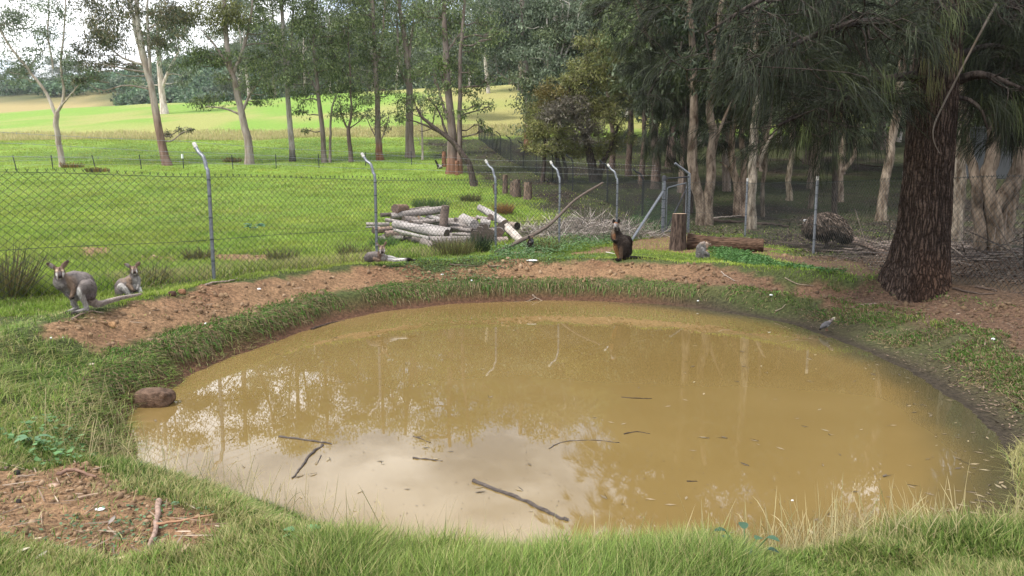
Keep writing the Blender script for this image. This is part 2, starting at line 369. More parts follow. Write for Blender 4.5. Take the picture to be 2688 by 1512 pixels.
S_P = Grid(lambda x, y: np.minimum.reduce([poly_sd(x, y, p) for p in pads]), -12, 12, 1, 24, .08)
# forest floor: right of this world line
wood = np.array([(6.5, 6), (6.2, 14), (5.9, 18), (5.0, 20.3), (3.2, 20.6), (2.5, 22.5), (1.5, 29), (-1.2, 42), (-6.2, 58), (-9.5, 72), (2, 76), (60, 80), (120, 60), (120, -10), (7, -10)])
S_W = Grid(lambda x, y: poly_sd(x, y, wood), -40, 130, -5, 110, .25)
def masks(X, Y):
    n1 = (fbm(X*3.1, Y*3.1, 4, 41)-.5); n2 = (fbm(X*.8, Y*.8, 4, 42)-.5); nearf = sstep(26, 20, Y)
    dm = np.maximum.reduce([sstep(.07, -.07, S_A(X, Y)+n1*.42), sstep(.06, -.06, S_B(X, Y)+n1*.4), sstep(.10, -.10, S_C(X, Y)+n1*.7)*.9, sstep(.1, -.15, S_P(X, Y)+n1*.9)*.95])*nearf
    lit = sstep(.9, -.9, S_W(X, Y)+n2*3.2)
    d = pond_sd(X, Y)
    mud = sstep(.30, .04, d)*nearf
    right = sstep(1.6, 3.2, X)*sstep(12.5, 10.5, Y)
    return dm, lit, d, mud, right
def mixc(a, b, t): return a*(1-t[:, None])+np.asarray(b)*t[:, None]
def ground_col(X, Y):
    dm, lit, d, mud, right = masks(X, Y); n = len(X); bare = sstep(4.6, 5.1, X+(fbm(X*1.5, Y*1.5, 3, 57)-.5)*1.2)*(Y > 5)*(Y < 14)
    n1 = fbm(X*.5, Y*.5, 4, 51); n2 = fbm(X*6, Y*6, 3, 52); n3 = fbm(X*.12, Y*.12, 4, 53)
    c = np.tile(np.array([.07, .085, .03]), (n, 1))
    pad = sstep(12, 18, Y); c = mixc(c, (.14, .225, .032), pad)
    far = sstep(22, 55, Y); c = mixc(c, (.18, .28, .045), far)
    c = c*(1+((n1-.5)*.8)[:, None])
    c = mixc(c, (.07, .13, .03), sstep(48, 56, Y)*sstep(76, 70, Y)*sstep(.45, .6, n3)*.7)  # shadow band of the tree row, painted into the ground colour
    xs = X/np.maximum(Y, 1)
    hill = sstep(80, 88, Y+2*(n1-.5)*6); c = mixc(c, (.19, .31, .055), hill)
    c = mixc(c, (.33, .31, .115), hill*np.clip(sstep(.42, .62, n3)*.75+sstep(-.16, -.02, xs)*.75, 0, 1))
    c = mixc(c, (.38, .36, .14), sstep(75, 78, Y+(n1-.5)*3)*sstep(89, 85, Y+(n1-.5)*5)*sstep(4, -4, X))
    c = mixc(c, (.33, .27, .12), sstep(150, 172, Y))
    c = mixc(c, (.06, .08, .035), sstep(238, 262, Y+(n3-.5)*40)*1.0)
    c = mixc(c, (.05, .08, .03), sstep(168, 180, Y)*sstep(-.56, -.52, xs))
    c = mixc(c, (.075, .062, .036), right*(Y > 4.4)*.75*sstep(.75, .45, n1)*sstep(9.9, 9.0, Y))
    # wood floor, its litter colours lowered to carry the shade under the trees
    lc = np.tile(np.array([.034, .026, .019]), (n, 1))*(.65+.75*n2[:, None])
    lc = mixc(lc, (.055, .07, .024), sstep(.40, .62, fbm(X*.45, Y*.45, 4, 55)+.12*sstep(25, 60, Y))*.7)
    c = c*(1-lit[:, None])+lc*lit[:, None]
    # dirt
    rimg = sstep(.12, .2, d)*sstep(.55, .38, d+(n1-.5)*.3)*(Y < 24); dm = dm*(1-rimg*.85)
    dc = np.tile(np.array([.235, .145, .080]), (n, 1))*(.72+.55*n2[:, None])
    dc = mixc(dc, (.135, .080, .052), right*.8)  # right-hand soil: duller brown, also darkened in colour for the shade there
    dc = mixc(dc, (.17, .10, .065), (sstep(14, 15.5, Y+.0*X)*sstep(.5, 2, X)+sstep(4.6, 5.6, X))*.8*(Y < 30))
    dc = mixc(dc, (.19, .10, .058), sstep(.5, .75, fbm(X*1.4, Y*1.4, 3, 56))*.5)
    c = c*(1-dm[:, None])+dc*dm[:, None]
    c = mixc(c, (.115, .072, .048), bare*.85)
    c = mixc(c, (.095, .066, .044), right*sstep(5, 6.5, Y)*sstep(2.6, 1.9, d)*sstep(.3, .5, n1+.15)*.85*sstep(4.2, 3.2, X)*sstep(9.9, 9.0, Y))
    mc = np.tile(np.array([.105, .056, .034]), (n, 1)); mc = mixc(mc, (.05, .04, .028), right)
    c = c*(1-mud[:, None])+mc*mud[:, None]
    return np.clip(c, .005, .8)
def axis(fine0, fine1, r, lo, hi, g=1.07):
    a = list(np.arange(fine0, fine1, r)); s = r; x = a[-1]
    while x < hi: s = min(s*g, 9); x += s; a.append(x)
    s = r; x = fine0; b = []
    while x > lo: s = min(s*g, 9); x -= s; b.append(x)
    return np.array(b[::-1]+a)
gx = axis(-7.5, 7.5, .04, -420, 420); gy = axis(1.6, 17.5, .04, -25, 620, 1.045)
XX, YY = np.meshgrid(gx, gy); fx, fy = XX.ravel(), YY.ravel()
ZZ = Hg(fx, fy); nx, ny = len(gx), len(gy)
ii = (np.arange(ny-1)[:, None]*nx+np.arange(nx-1)[None]).ravel()
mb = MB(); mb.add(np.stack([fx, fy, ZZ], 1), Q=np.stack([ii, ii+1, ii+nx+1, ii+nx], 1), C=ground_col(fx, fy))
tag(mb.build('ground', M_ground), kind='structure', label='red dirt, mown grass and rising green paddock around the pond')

# water
m = bpy.data.materials.new('muddy_water'); m.use_nodes = True; nt = m.node_tree; p = nt.nodes['Principled BSDF']
p.inputs['Roughness'].default_value = .005; p.inputs['IOR'].default_value = 1.55; p.inputs['Specular IOR Level'].default_value = .5
tcn = nt.nodes.new('ShaderNodeTexCoord'); n1 = nt.nodes.new('ShaderNodeTexNoise'); n1.inputs['Scale'].default_value = .55; n1.inputs['Detail'].default_value = 4
r1 = nt.nodes.new('ShaderNodeValToRGB'); r1.color_ramp.elements[0].position = .35; r1.color_ramp.elements[1].position = .7
r1.color_ramp.elements[0].color = (.176, .118, .040, 1); r1.color_ramp.elements[1].color = (.206, .142, .052, 1)
nt.links.new(tcn.outputs['Object'], n1.inputs['Vector']); nt.links.new(n1.outputs[0], r1.inputs[0])
att = nt.nodes.new('ShaderNodeAttribute'); att.attribute_name = 'Col'; mm = nt.nodes.new('ShaderNodeMix'); mm.data_type = 'RGBA'; mm.blend_type = 'MULTIPLY'; mm.inputs['Factor'].default_value = 1
nt.links.new(r1.outputs[0], mm.inputs[6]); nt.links.new(att.outputs['Color'], mm.inputs[7]); nt.links.new(mm.outputs[2], p.inputs['Base Color'])
n2 = nt.nodes.new('ShaderNodeTexNoise'); n2.inputs['Scale'].default_value = 5.0; n2.inputs['Detail'].default_value = 3; bp = nt.nodes.new('ShaderNodeBump')
bp.inputs['Strength'].default_value = .005; bp.inputs['Distance'].default_value = .03
nt.links.new(tcn.outputs['Object'], n2.inputs['Vector']); nt.links.new(n2.outputs[0], bp.inputs['Height']); nt.links.new(bp.outputs[0], p.inputs['Normal'])
xs = np.arange(PP[:, 0].min()-.4, PP[:, 0].max()+.4, .1); ys = np.arange(PP[:, 1].min()-.4, PP[:, 1].max()+.4, .1)
XX, YY = np.meshgrid(xs, ys); fx, fy = XX.ravel(), YY.ravel(); d = pond_sd(fx, fy)
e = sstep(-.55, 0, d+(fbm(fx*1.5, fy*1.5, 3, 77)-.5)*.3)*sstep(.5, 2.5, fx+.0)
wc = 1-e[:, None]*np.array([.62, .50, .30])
ii = (np.arange(len(ys)-1)[:, None]*len(xs)+np.arange(len(xs)-1)[None]).ravel(); q = np.stack([ii, ii+1, ii+len(xs)+1, ii+len(xs)], 1)
q = q[d[q].min(1) < .3]
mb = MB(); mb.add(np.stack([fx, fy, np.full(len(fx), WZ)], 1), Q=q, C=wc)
tag(mb.build('pond_water', m), kind='structure', label='still muddy ochre pond water')
# ---------------------------------------------------------------- fences
def chainlink(mb, path, h, cell=.05, dz=.0455, r=.0028, z0=.03, barbs=True):
    P = np.array(path, float); seg = np.linalg.norm(P[1:]-P[:-1], axis=1); S = np.concatenate([[0], np.cumsum(seg)]); tot = S[-1]
    nw = int(tot/cell); rows = int(round(h/dz))
    i = np.arange(nw)[:, None]; j = np.arange(rows+1)[None]
    s = (i+.5)*cell+np.where((i+j) % 2 == 0, -cell/2, cell/2)
    s = np.clip(s, 0, tot); X = np.interp(s, S, P[:, 0]); Y = np.interp(s, S, P[:, 1])
    G = Hs(X, Y)
    Z = G+z0+j*dz*(1+0*i)
    sag = .018*np.sin(s*2.1)*np.sin(s*.7+1); Z = Z+sag*(j/rows)
    tx = np.gradient(P[:, 0], S); ty = np.gradient(P[:, 1], S); nx_ = -np.interp(s, S, ty); ny_ = np.interp(s, S, tx)
    off = np.where((i+j) % 2 == 0, 1, -1)*r*1.1+.012*np.sin(s*3.3+j*.25)
    X = X+nx_*off; Y = Y+ny_*off
    A = np.stack([X[:, :-1], Y[:, :-1], Z[:, :-1]], -1).reshape(-1, 3); B = np.stack([X[:, 1:], Y[:, 1:], Z[:, 1:]], -1).reshape(-1, 3)
    prisms(mb, A, B, r)
    if barbs:
        T = np.stack([X[:, -1], Y[:, -1], Z[:, -1]], -1); N = len(T); k = np.array([np.gradient(P[:, 0], S)[0], np.gradient(P[:, 1], S)[0], 0])
        k = k/max(np.linalg.norm(k), 1e-6)
        for sg in (-1, 1):
            prisms(mb, T, T+np.array([0, 0, .03])+k*sg*.016, r)
def prisms(mb, A, B, r):
    D = nrm(B-A); U = nrm(np.cross(D, np.array([.13, .21, .97])+0*D)); W = np.cross(D, U); V = []
    for E in (A, B):
        for a in (0, 2.094, 4.189): V.append(E+(U*math.cos(a)+W*math.sin(a))*r)
    V = np.stack(V, 1).reshape(-1, 3); b = np.arange(len(A))[:, None]*6
    Q = np.concatenate([b+np.array([[k, (k+1) % 3, 3+(k+1) % 3, 3+k]]) for k in range(3)])
    mb.add(V, Q=Q)
def Hs(X, Y):       # smooth ground for fence lines
    return Hb(X, Y)*1.0
def wire_line(path3, mat_, name, parent, origin, r=.0028, barbed=True, gap=.13):
    mb = MB(); P = np.array(path3, float)
    prisms(mb, P[:-1], P[1:], r)
    if barbed:
        S = np.concatenate([[0], np.cumsum(np.linalg.norm(P[1:]-P[:-1], axis=1))]); s = np.arange(gap/2, S[-1], gap)
        C = np.stack([np.interp(s, S, P[:, k]) for k in range(3)], -1)
        for _ in range(2):
            d = nrm(RNG.normal(size=C.shape))*.016; prisms(mb, C-d, C+d, r*.7)
    return mb.build(name, mat_, parent, origin)
def post_mesh(mb, base, top_h, arm=None, r=.028, lean=(0, 0), tip=True):
    b = Vector(base); t = b+Vector((lean[0], lean[1], top_h)); pts = [b+Vector((0, 0, -.25)), b, b+(t-b)*.5, t]
    if arm is not None:
        a = Vector(arm); pts += [t+a*.12+Vector((0, 0, .05)), t+a*.3+Vector((0, 0, .12)), t+a*.65, t+a]
        pts[-2] = t+(a*.65)+Vector((0, 0, .03))
    S_ = spline(pts, 22); tube(mb, S_, r, ns=12)
    e_ = S_[-1]-S_[-3]; e_ = e_/np.linalg.norm(e_)
    if tip: tube(mb, [S_[-1]-e_*.07, S_[-1]+e_*.012], r+.003, ns=12, m=2)

M_tip = mat('weathered_zinc_end', rough=.7, spec=.3, attr=False, base=(.50, .48, .44), noise=(30, (.6, .6, .6), (1.2, 1.2, 1.2)))
fence_line = []
def dense(path, step=.25):
    P = np.array(path, float); S = np.concatenate([[0], np.cumsum(np.linalg.norm(P[1:]-P[:-1], axis=1))]); s = np.linspace(0, S[-1], max(2, int(S[-1]/step)))
    return np.stack([np.interp(s, S, P[:, 0]), np.interp(s, S, P[:, 1])], -1), s
def make_fence(name, label, posts, corner_extra, mesh_h, arm=None, wires=3, tip=None, post_r=.025, mats=(None, None, None), ext0=None, ext1=None, post_h=None, post_label=None, cell=.05, dz=.0455, wire_r=.0028, mid=.6, barbs=True, leans=None, plab=None):
    base = np.array(posts[0]+(0,)) if False else np.array([posts[0][0], posts[0][1], float(Hs(np.array([posts[0][0]]), np.array([posts[0][1]]))[0])])
    root = empty(name, tuple(base), label, 'fence')
    path = ([ext0] if ext0 else [])+list(posts)+([ext1] if ext1 else [])
    mb = MB(); chainlink(mb, path, mesh_h, cell=cell, dz=dz, r=wire_r, barbs=barbs); mb.build('wire_mesh', mats[1], root, base)
    dp, s = dense(path); G = Hs(dp[:, 0], dp[:, 1])
    for hh, nm in ((mesh_h+.02, 'top_wire'), (mid, 'middle_wire')):
        if hh: wire_line(np.c_[dp, G+hh+.012*np.sin(s*1.7)], mats[1], nm, root, base, r=wire_r*1.35, barbed=False)
    dirs = np.gradient(dp, axis=0); dirs = dirs/np.linalg.norm(dirs, axis=1)[:, None]
    if arm is not None:
        per = np.c_[-dirs[:, 1], dirs[:, 0]]
        for k in range(wires):
            f = (k+1)/wires*.93
            wire_line(np.c_[dp+per*arm[0]*f, G+(post_h or mesh_h+.03)+.06+arm[1]*f-.02*np.abs(np.sin(s*1.1+k))], mats[2], 'barbed_wire', root, base, r=.0024)
    for i, p in enumerate(posts):
        g = float(Hs(np.array([p[0]]), np.array([p[1]]))[0]); k = int(np.argmin((dp[:, 0]-p[0])**2+(dp[:, 1]-p[1])**2)); d = dirs[k]
        mb = MB(); a = None
        if arm is not None: a = (-d[1]*arm[0], d[0]*arm[0], arm[1])
        ln = (0, 0) if leans is None else leans[i]
        post_mesh(mb, (p[0]+d[1]*.035, p[1]-d[0]*.035, g), (post_h or mesh_h+.03), a, post_r, ln)
        # wire ties
        for q in (.3, .6, .9, 1.2, mesh_h-.03):
            if q < mesh_h:
                c = Vector((p[0]+d[1]*.035+ln[0]*q/mesh_h, p[1]-d[0]*.035, g+q)); tube(mb, [c-Vector((0, 0, .006)), c+Vector((0, 0, .006))], post_r+.004, ns=10, m=1)
        po = mb.build('post', [mats[0], M_pvc, M_tip if mats[0] is M_galv else mats[0]], root, base)
        if plab and plab[i]: po['label'] = plab[i]
    return root
F1 = [(-5.93, 7.75), (-4.21, 10.0), (-2.42, 12.66), (-.38, 15.55), (1.06, 16.45), (2.62, 18.2), (4.18, 19.9)]
for p in [(-3.3, 11.3)]: pass
r1 = make_fence('chain_link_fence', 'black chain link fence on bent galvanised posts behind the wallabies, barbed wire on top', F1[:-1], None, 1.45, arm=(.30, .44), mats=(M_galv, M_pvc, M_barb),
                ext0=(-8.2, 4.4), ext1=(4.18, 19.9))
F2 = [(6.3, 20.2), (6.32, 17.6), (6.25, 14.5), (6.2, 11.0), (6.1, 7.4)]
F2 = [(6.45, 20.0), (6.15, 14.5), (6.1, 11.2), (6.1, 8.0)]
F2[0:1] = [(6.40, 19.6)]
r2 = make_fence('chain_link_fence', 'straight post chain link fence along the dark wood beside the emu', F2, None, 1.42, wire_r=.0024, mats=(M_galv, M_pvc, M_barb), ext0=(4.98, 20.6), ext1=(6.1, 4.2), post_h=1.56, post_r=.026)
# dark fence running away up the slope
dk = []
for tx, bx, Y in ((1682, 0, 27), (1590, 0, 33), (1500, 0, 38), (1448, 0, 42.5), (1405, 0, 46.5), (1372, 0, 50.5), (1340, 0, 54.5), (1313, 0, 59), (1292, 0, 63.5), (1274, 0, 68), (1258, 0, 73)):
    dk.append(((tx-1344)/FPX*Y/1.0, Y))
r3 = make_fence('chain_link_fence', 'dark chain link fence of bent posts running uphill between paddock and brown wood floor', dk, None, 1.45, arm=(.38, .42), wires=3, mats=(M_rust, M_pvc, M_rust), ext0=(4.9, 21.2), ext1=(-12, 76), post_r=.035,
                cell=.075, dz=.065, wire_r=.0048, barbs=False)
# corner post, brace and gate
cb = Vector((4.18, 19.9, float(Hs(np.array([4.18]), np.array([19.9]))[0])))
rt = empty('gate_post', tuple(cb), 'thick galvanised corner post with a slanting brace left of the log stump', 'post')
mb = MB(); tube(mb, [cb-Vector((0, 0, .2)), cb+Vector((0, 0, .8)), cb+Vector((0, 0, 1.53))], .05, ns=14)
for q in (.25, .5, .75, 1.0, 1.25): tube(mb, [cb+Vector((0, 0, q-.008)), cb+Vector((0, 0, q+.008))], .057, ns=14, m=1)
mb.build('shaft', [M_galv, M_pvc], rt, cb)
mb = MB(); tube(mb, [cb+Vector((0, 0, 1.51)), cb+Vector((0, 0, 1.62)), cb+Vector((0, 0, 1.66))], [.062, .062, .03], ns=14); mb.build('cap', M_rust, rt, cb)
bb = gnd(1656, 634); mb = MB(); tube(mb, [bb, cb+Vector((-.03, -.05, 1.22))], .034, ns=12); mb.build('brace', M_galv, rt, cb)
g2 = at(1806, 600, 20.9); g2.z = float(Hs(np.array([g2.x]), np.array([g2.y]))[0])
rg = empty('gate', tuple(cb+Vector((.07, .02, 0))), 'chain link gate with diagonal bar behind the upright log stump', 'gate'); o_ = cb+Vector((.07, .02, 0))
A = cb+Vector((.09, .02, .12)); B = Vector((g2.x-.08, g2.y, g2.z+.12)); up = Vector((0, 0, 1.2))
mb = MB(); fr = [A, A+up*.95, A+up*1.0+(B-A)*.03, A+up*1.06+(B-A)*.5, B+up*1.1-(B-A)*.03, B+up*1.03, B, A]
for a_, b_ in zip(fr[:-1], fr[1:]): tube(mb, [a_, b_], .019, ns=10)
mb.build('gate_frame', M_galv, rg, o_)
mb = MB(); tube(mb, [A+Vector((0, 0, .02)), B+up*.97], .017, ns=8); mb.build('diagonal_bar', M_rust, rg, o_)
mb = MB(); chainlink(mb, [(A.x+.02, A.y), (B.x-.02, B.y)], 1.2, z0=.14, barbs=False); mb.build('wire_mesh', M_pvc, rg, o_)
rp_ = empty('gate_post', tuple(g2), 'far gate post with a bent arm pointing left, half hidden by the log stump', 'post')
mb = MB(); tube(mb, [g2-Vector((0, 0, .2)), g2+Vector((0, 0, 1.3)), g2+Vector((-.02, 0, 1.72))], .042, ns=12); mb.build('shaft', M_galv, rp_, g2)
mb = MB(); tube(mb, [g2+Vector((-.02, 0, 1.70)), g2+Vector((-.10, -.02, 1.76)), g2+Vector((-.46, -.1, 2.0))], .036, ns=12); mb.build('arm', M_galv, rp_, g2)
mb = MB(); tube(mb, [g2+Vector((0, 0, 1.62)), cb+Vector((.03, 0, 1.57))], .02, ns=10); mb.build('top_rail', M_rust, rp_, g2)
# low picket and wire fence across the paddock
pk = [(-60, 455), (45, 447), (140, 446), (253, 446), (372, 444), (482, 443), (612, 445), (725, 443), (838, 441), (960, 436), (1081, 433), (1165, 428)]
rf = None; tops = []
for i, (px, py) in enumerate(pk):
    b = gnd(px, py, 20)
    if rf is None:
        o0 = b.copy(); rf = empty('wire_fence', tuple(b), 'low star picket and wire fence crossing the green paddock under the gum trees', 'fence')
    t = b+Vector((random.uniform(-.25, .02) if i < 5 else random.uniform(-.05, .05), 0, .98)); mb = MB()
    tube(mb, [b-Vector((0, 0, .2)), t], .032, ns=5); mb.build('picket', M_rust, rf, o0); tops.append((b, t))
for f in (.35, .65, .92):
    wire_line([b+(t-b)*f for b, t in tops], M_barb, 'wire', rf, o0, r=.007, barbed=False)
b, t = tops[5]; mb = MB(); c = t+Vector((.0, -.06, -.12)); tube(mb, [c-Vector((0, 0, .16)), c+Vector((0, 0, .14))], .075, ns=8); mb.build('white_insulator', M_white, rf, o0)

# ---------------------------------------------------------------- grasses
GREEN = [(.05, .10, .018), (.12, .205, .035), (.21, .31, .06), (.31, .39, .11)]
STRAW = [(.30, .28, .11), (.42, .38, .18), (.27, .27, .09)]
def scatter(n, x0p, x1p, Y0, Y1, power):
    u = RNG.random(n); a = 1-power
    Y = (Y0**a+u*(Y1**a-Y0**a))**(1/a) if abs(a) > 1e-6 else Y0*(Y1/Y0)**u
    px = RNG.uniform(x0p, x1p, n); X = (px-1344)/FPX*Y*1.0
    return X, Y
def grass(name, label, X, Y, keep, hfun, wfun, pal_g, dryp, leanamt, tipdry=.25, extra=None):
    k = keep; X, Y = X[k], Y[k]; n = len(X); Z = Hg(X, Y)-.01
    hh = hfun(X, Y); w = wfun(X, Y); dry = RNG.random(n) < dryp(X, Y)
    c = pal(pal_g, n); c2 = pal(STRAW, n); tone = (.52+.96*fbm(X*1.3, Y*1.3, 4, 91))[:, None]; hue = fbm(X*.6, Y*.6, 3, 92)[:, None]
    c = c*tone*(1+np.array([[.35, .1, .2]])*(hue-.5)*1.6); c = np.where(dry[:, None], c2*(.8+.3*tone), c)
    ang = fbm(X*1.3, Y*1.3, 2, 93)*12; l = leanamt(X, Y)*hh
    lean = np.stack([np.cos(ang), np.sin(ang)], 1)*l[:, None]*.6+RNG.normal(size=(n, 2))*l[:, None]*.9
    ct = c*.8+np.array([[.30, .27, .12]])*.2*(1+tipdry)
    mb = MB(); blades(mb, np.stack([X, Y, Z], 1), hh*RNG.uniform(.55, 1.15, n), w, lean, c, ct)
    return tag(mb.build(name, M_grass), label, 'grass', kind='stuff')
# foreground bank and left lawn
X, Y = scatter(760000, -500, 3100, 2.0, 8.2, 2.0)
dm, lit, d, mud, right = masks(X, Y); n5 = fbm(X*1.6, Y*1.6, 3, 61); n7 = fbm(X*5, Y*5, 3, 62)
frontz = sstep(4.9, 4.3, Y)
dens = (1-.97*dm)*sstep(-.02, .10, d)*(.45+.8*n7)
dens *= np.where((Y > 4.6) & (X > 2.2), .0, 1)
dens *= np.where((X > 6.05), 0, 1)
thin = sstep(.35, .05, d)*sstep(-.2, 1.6, X)
lawn = sstep(4.6, 6.5, Y)
def hf(X, Y):
    d = pond_sd(X, Y); n = fbm(X*1.6, Y*1.6, 3, 61); f = sstep(4.9, 4.0, Y)*sstep(-2.9, -1.6, X)
    f2 = f*sstep(-1.3, -.4, X)
    return (.035+.06*n)*(1-f2)+f2*(.05+.15*sstep(.35, .75, n)+.04*n)+.04*sstep(-2.2, -3.0, X)*sstep(6.2, 5.2, Y)
grass('lawn_grass', 'short green grass on the near bank and left lawn', X, Y, RNG.random(len(X)) < dens*(1-.55*thin), hf, lambda X, Y: .0030+.0006*Y, GREEN,
      lambda X, Y: np.clip(.16+.50*sstep(.42, .75, fbm(X*1.3, Y*1.3, 3, 64))+.6*sstep(.6, 2.0, X)*sstep(.45, .15, pond_sd(X, Y)), 0, .9), lambda X, Y: .5+.5*sstep(4.0, 5.0, Y)+.35*fbm(X*3, Y*3, 2, 99))
# tall dry seed stalks leaning over the water
X, Y = scatter(20000, -200, 2900, 2.5, 5.4, 1.4); d = pond_sd(X, Y)
k = (d > .0) & (d < .5) & (RNG.random(len(X)) < (.35+.5*sstep(.6, 1.8, X))*sstep(.3, .7, fbm(X*2.2, Y*2.2, 2, 66)+.1))&((X > -3.0))&(~((X > 2.3) & (Y > 3.5)))
X, Y = X[k], Y[k]; n = len(X); mb = MB(); P = np.stack([X, Y, Hg(X, Y)], 1)
D = np.stack([RNG.normal(size=n)*.30, RNG.normal(size=n)*.22+.12, np.ones(n)], 1)
strips(mb, P, D, RNG.uniform(.10, .38, n)*np.where(RNG.random(n) < .12, 1.35, 1), RNG.uniform(.05, .5, n), .0026, pal([(.42, .34, .17), (.5, .42, .24), (.25, .25, .1)], n), seg=5)
C = P+nrm(D)*RNG.uniform(.1, .3, n)[:, None]
tag(mb.build('seed_stalks', M_grass), 'thin straw coloured grass stalks rising against the water', 'grass', kind='stuff')
# rim around the pond
X, Y = scatter(900000, -300, 3000, 4.0, 14.5, 1.5); d = pond_sd(X, Y); right = sstep(2.2, 3.6, X)*sstep(10.5, 9.0, Y)
n7 = fbm(X*2.6, Y*2.6, 3, 71)
w_ = .34+1.0*right
band = sstep(.12, .24, d+(n7-.5)*.12)*sstep(w_+.24, w_+.04, d+(n7-.5)*.40)
band = np.where(right > .3, sstep(.3, .8, d+(n7-.5)*.6)*sstep(1.95, 1.6, d+(n7-.5)*.8)*sstep(.26, .48, n7)*(.45+.55*sstep(2.9, 3.6, X)), band)
k = RNG.random(len(X)) < band*sstep(.25, .5, fbm(X*1.7, Y*1.7, 3, 98))*(.5+.7*n7)*np.where(Y < 5.0, 0 if False else .6, 1)
RG = [(.06, .12, .022), (.09, .18, .03), (.14, .25, .045)]
dm_, lit_, d_, mud_, rt_ = masks(X, Y)
k &= ~((S_A(X, Y) < -.12) & (d > .55+.5*right) & (RNG.random(len(X)) < .985))
X2, Y2 = X[k], Y[k]; n = len(X2); d2 = pond_sd(X2, Y2); P = np.stack([X2, Y2, Hg(X2, Y2)], 1); e = .06
gxd = (pond_sd(X2+e, Y2)-pond_sd(X2-e, Y2)); gyd = (pond_sd(X2, Y2+e)-pond_sd(X2, Y2-e)); G2 = nrm(np.stack([gxd, gyd, 0*gxd], 1))
edge = sstep(.55, .25, d2)[:, None]; rr = (sstep(2.2, 3.6, X2)*sstep(10.5, 9.0, Y2))
D = -G2*(.2+.9*edge)+RNG.normal(size=(n, 3))*.38+np.array([[0, 0, 1.0]])*(1-.55*edge)
col = pal(RG, n)*(.7+.6*fbm(X2*2, Y2*2, 2, 72))[:, None]; dry = RNG.random(n) < (.12+.62*edge[:, 0]*.75+.38*rr)
col = np.where(dry[:, None], pal([(.22, .16, .08), (.30, .24, .13), (.13, .09, .05)], n), col); 
mb = MB(); strips(mb, P, D, RNG.uniform(.035, .12, n)*(1+.5*edge[:, 0])*(.45+1.1*fbm(X2*3.5, Y2*3.5, 3, 97)), .5+.5*edge[:, 0], .0035+.0006*Y2, col, seg=2)
tag(mb.build('bank_grass', M_grass), 'tufty grass lip with straw hanging over the mud bank around the pond', 'grass', kind='stuff')
# strip between berm and fence, and paddock
X, Y = scatter(400000, -350, 2500, 7.2, 24, 1.35)
dm, lit, d, mud, right = masks(X, Y); n7 = fbm(X*4, Y*4, 3, 73); n8 = fbm(X*.7, Y*.7, 3, 74)
infence = Y < 10+(X+4.21)*1.30
dens = (1-.98*dm)*sstep(.8, 1.2, d)*(.4+.8*n7)*(1-.93*lit)*(1-.93*sstep(4.6, 5.1, X+(n8-.5)*.8)*(Y < 14))
dens *= np.where((S_A(X, Y) < .05), .03, 1)
def hf2(X, Y):
    n8 = fbm(X*.7, Y*.7, 3, 74); out = (Y > 10.3+(X+4.21)*1.30)
    return np.where(out, .06+.12*n8+.10*sstep(.0, .9, 1.2-np.abs(Y-11-(X+4.21)*1.30)), .035+.05*n8)
GR2 = [(.15, .23, .032), (.26, .36, .05), (.35, .43, .09)]
grass('meadow_grass', 'grass strip along the fence and bright near paddock', X, Y, RNG.random(len(X)) < dens, hf2, lambda X, Y: .004+.00045*Y, GR2,
      lambda X, Y: np.clip(.05+.75*sstep(1.7, .1, np.abs(Y-11.2-(X+4.21)*1.30))*sstep(.3, .6, fbm(X*1.2, Y*.9, 2, 76)), 0, .7), lambda X, Y: .35+0*X)
X, Y = scatter(330000, -300, 1700, 22, 78, 1.0); dm, lit, d, mud, right = masks(X, Y); n7 = fbm(X*.9, Y*.9, 3, 75)
GR3 = [(.19, .265, .04), (.30, .39, .06), (.38, .45, .10)]
grass('paddock_grass', 'bright green pasture beyond the fence', X, Y, RNG.random(len(X)) < (.35+.8*n7)*(1-.95*lit), lambda X, Y: .05+.10*fbm(X*.4, Y*.4, 3, 77), lambda X, Y: .006+.0006*Y, GR3,
      lambda X, Y: .05+.12*sstep(.5, .7, fbm(X*.3, Y*.3, 2, 78)), lambda X, Y: .3+0*X)
X, Y = scatter(60000, -500, 1450, 74, 92, 1.0); n7 = fbm(X*.25, Y*.25, 3, 79); yy = Y+(n7-.5)*4
k = (yy > 76) & (yy < 88) & (X < 2+3*n7)
n = k.sum(); mb = MB(); blades(mb, np.stack([X[k], Y[k], Hg(X[k], Y[k])-.05], 1), RNG.uniform(.2, .6, n), .05, RNG.normal(size=(n, 2))*.12, pal([(.42, .36, .17), (.55, .48, .26), (.28, .33, .10)], n))
tag(mb.build('dry_grass_strip', M_grass), 'band of tall straw coloured grass along the foot of the hill', 'grass', kind='stuff')
# rushes and tussocks, one by one
def tussock(px, py, h, rad, n, cols, name, label, group=None, w=.008, y0=1.2, spread=.45):
    b = gnd(px, py, y0); mb = MB(); ang = RNG.uniform(0, 6.283, n); rr = np.sqrt(RNG.random(n))*rad*.5
    P = np.stack([b.x+np.cos(ang)*rr, b.y+np.sin(ang)*rr, np.full(n, b.z-.02)], 1)
    D = np.stack([np.cos(ang)*spread*rr/rad*2+RNG.normal(size=n)*.10, np.sin(ang)*spread*rr/rad*2+RNG.normal(size=n)*.10, np.ones(n)], 1)
    strips(mb, P, D, h*RNG.uniform(.5, 1.05, n), RNG.uniform(.02, .45, n), w, pal(cols, n, .3), seg=4)
    o = mb.build(name, M_grass, None, b); return tag(o, label, 'rush', group)
RU = [(.10, .085, .035), (.16, .13, .055), (.075, .10, .03), (.22, .19, .09)]
OR = [(.24, .13, .05), (.33, .19, .08), (.18, .10, .04)]
tussock(10, 786, .80, .50, 520, RU, 'rush_clump', 'big brown green rush clump at the left edge behind the fence', y0=6)
tussock(398, 745, .36, .42, 350, RU, 'rush_clump', 'rush clump right behind the second grey wallaby', y0=8)
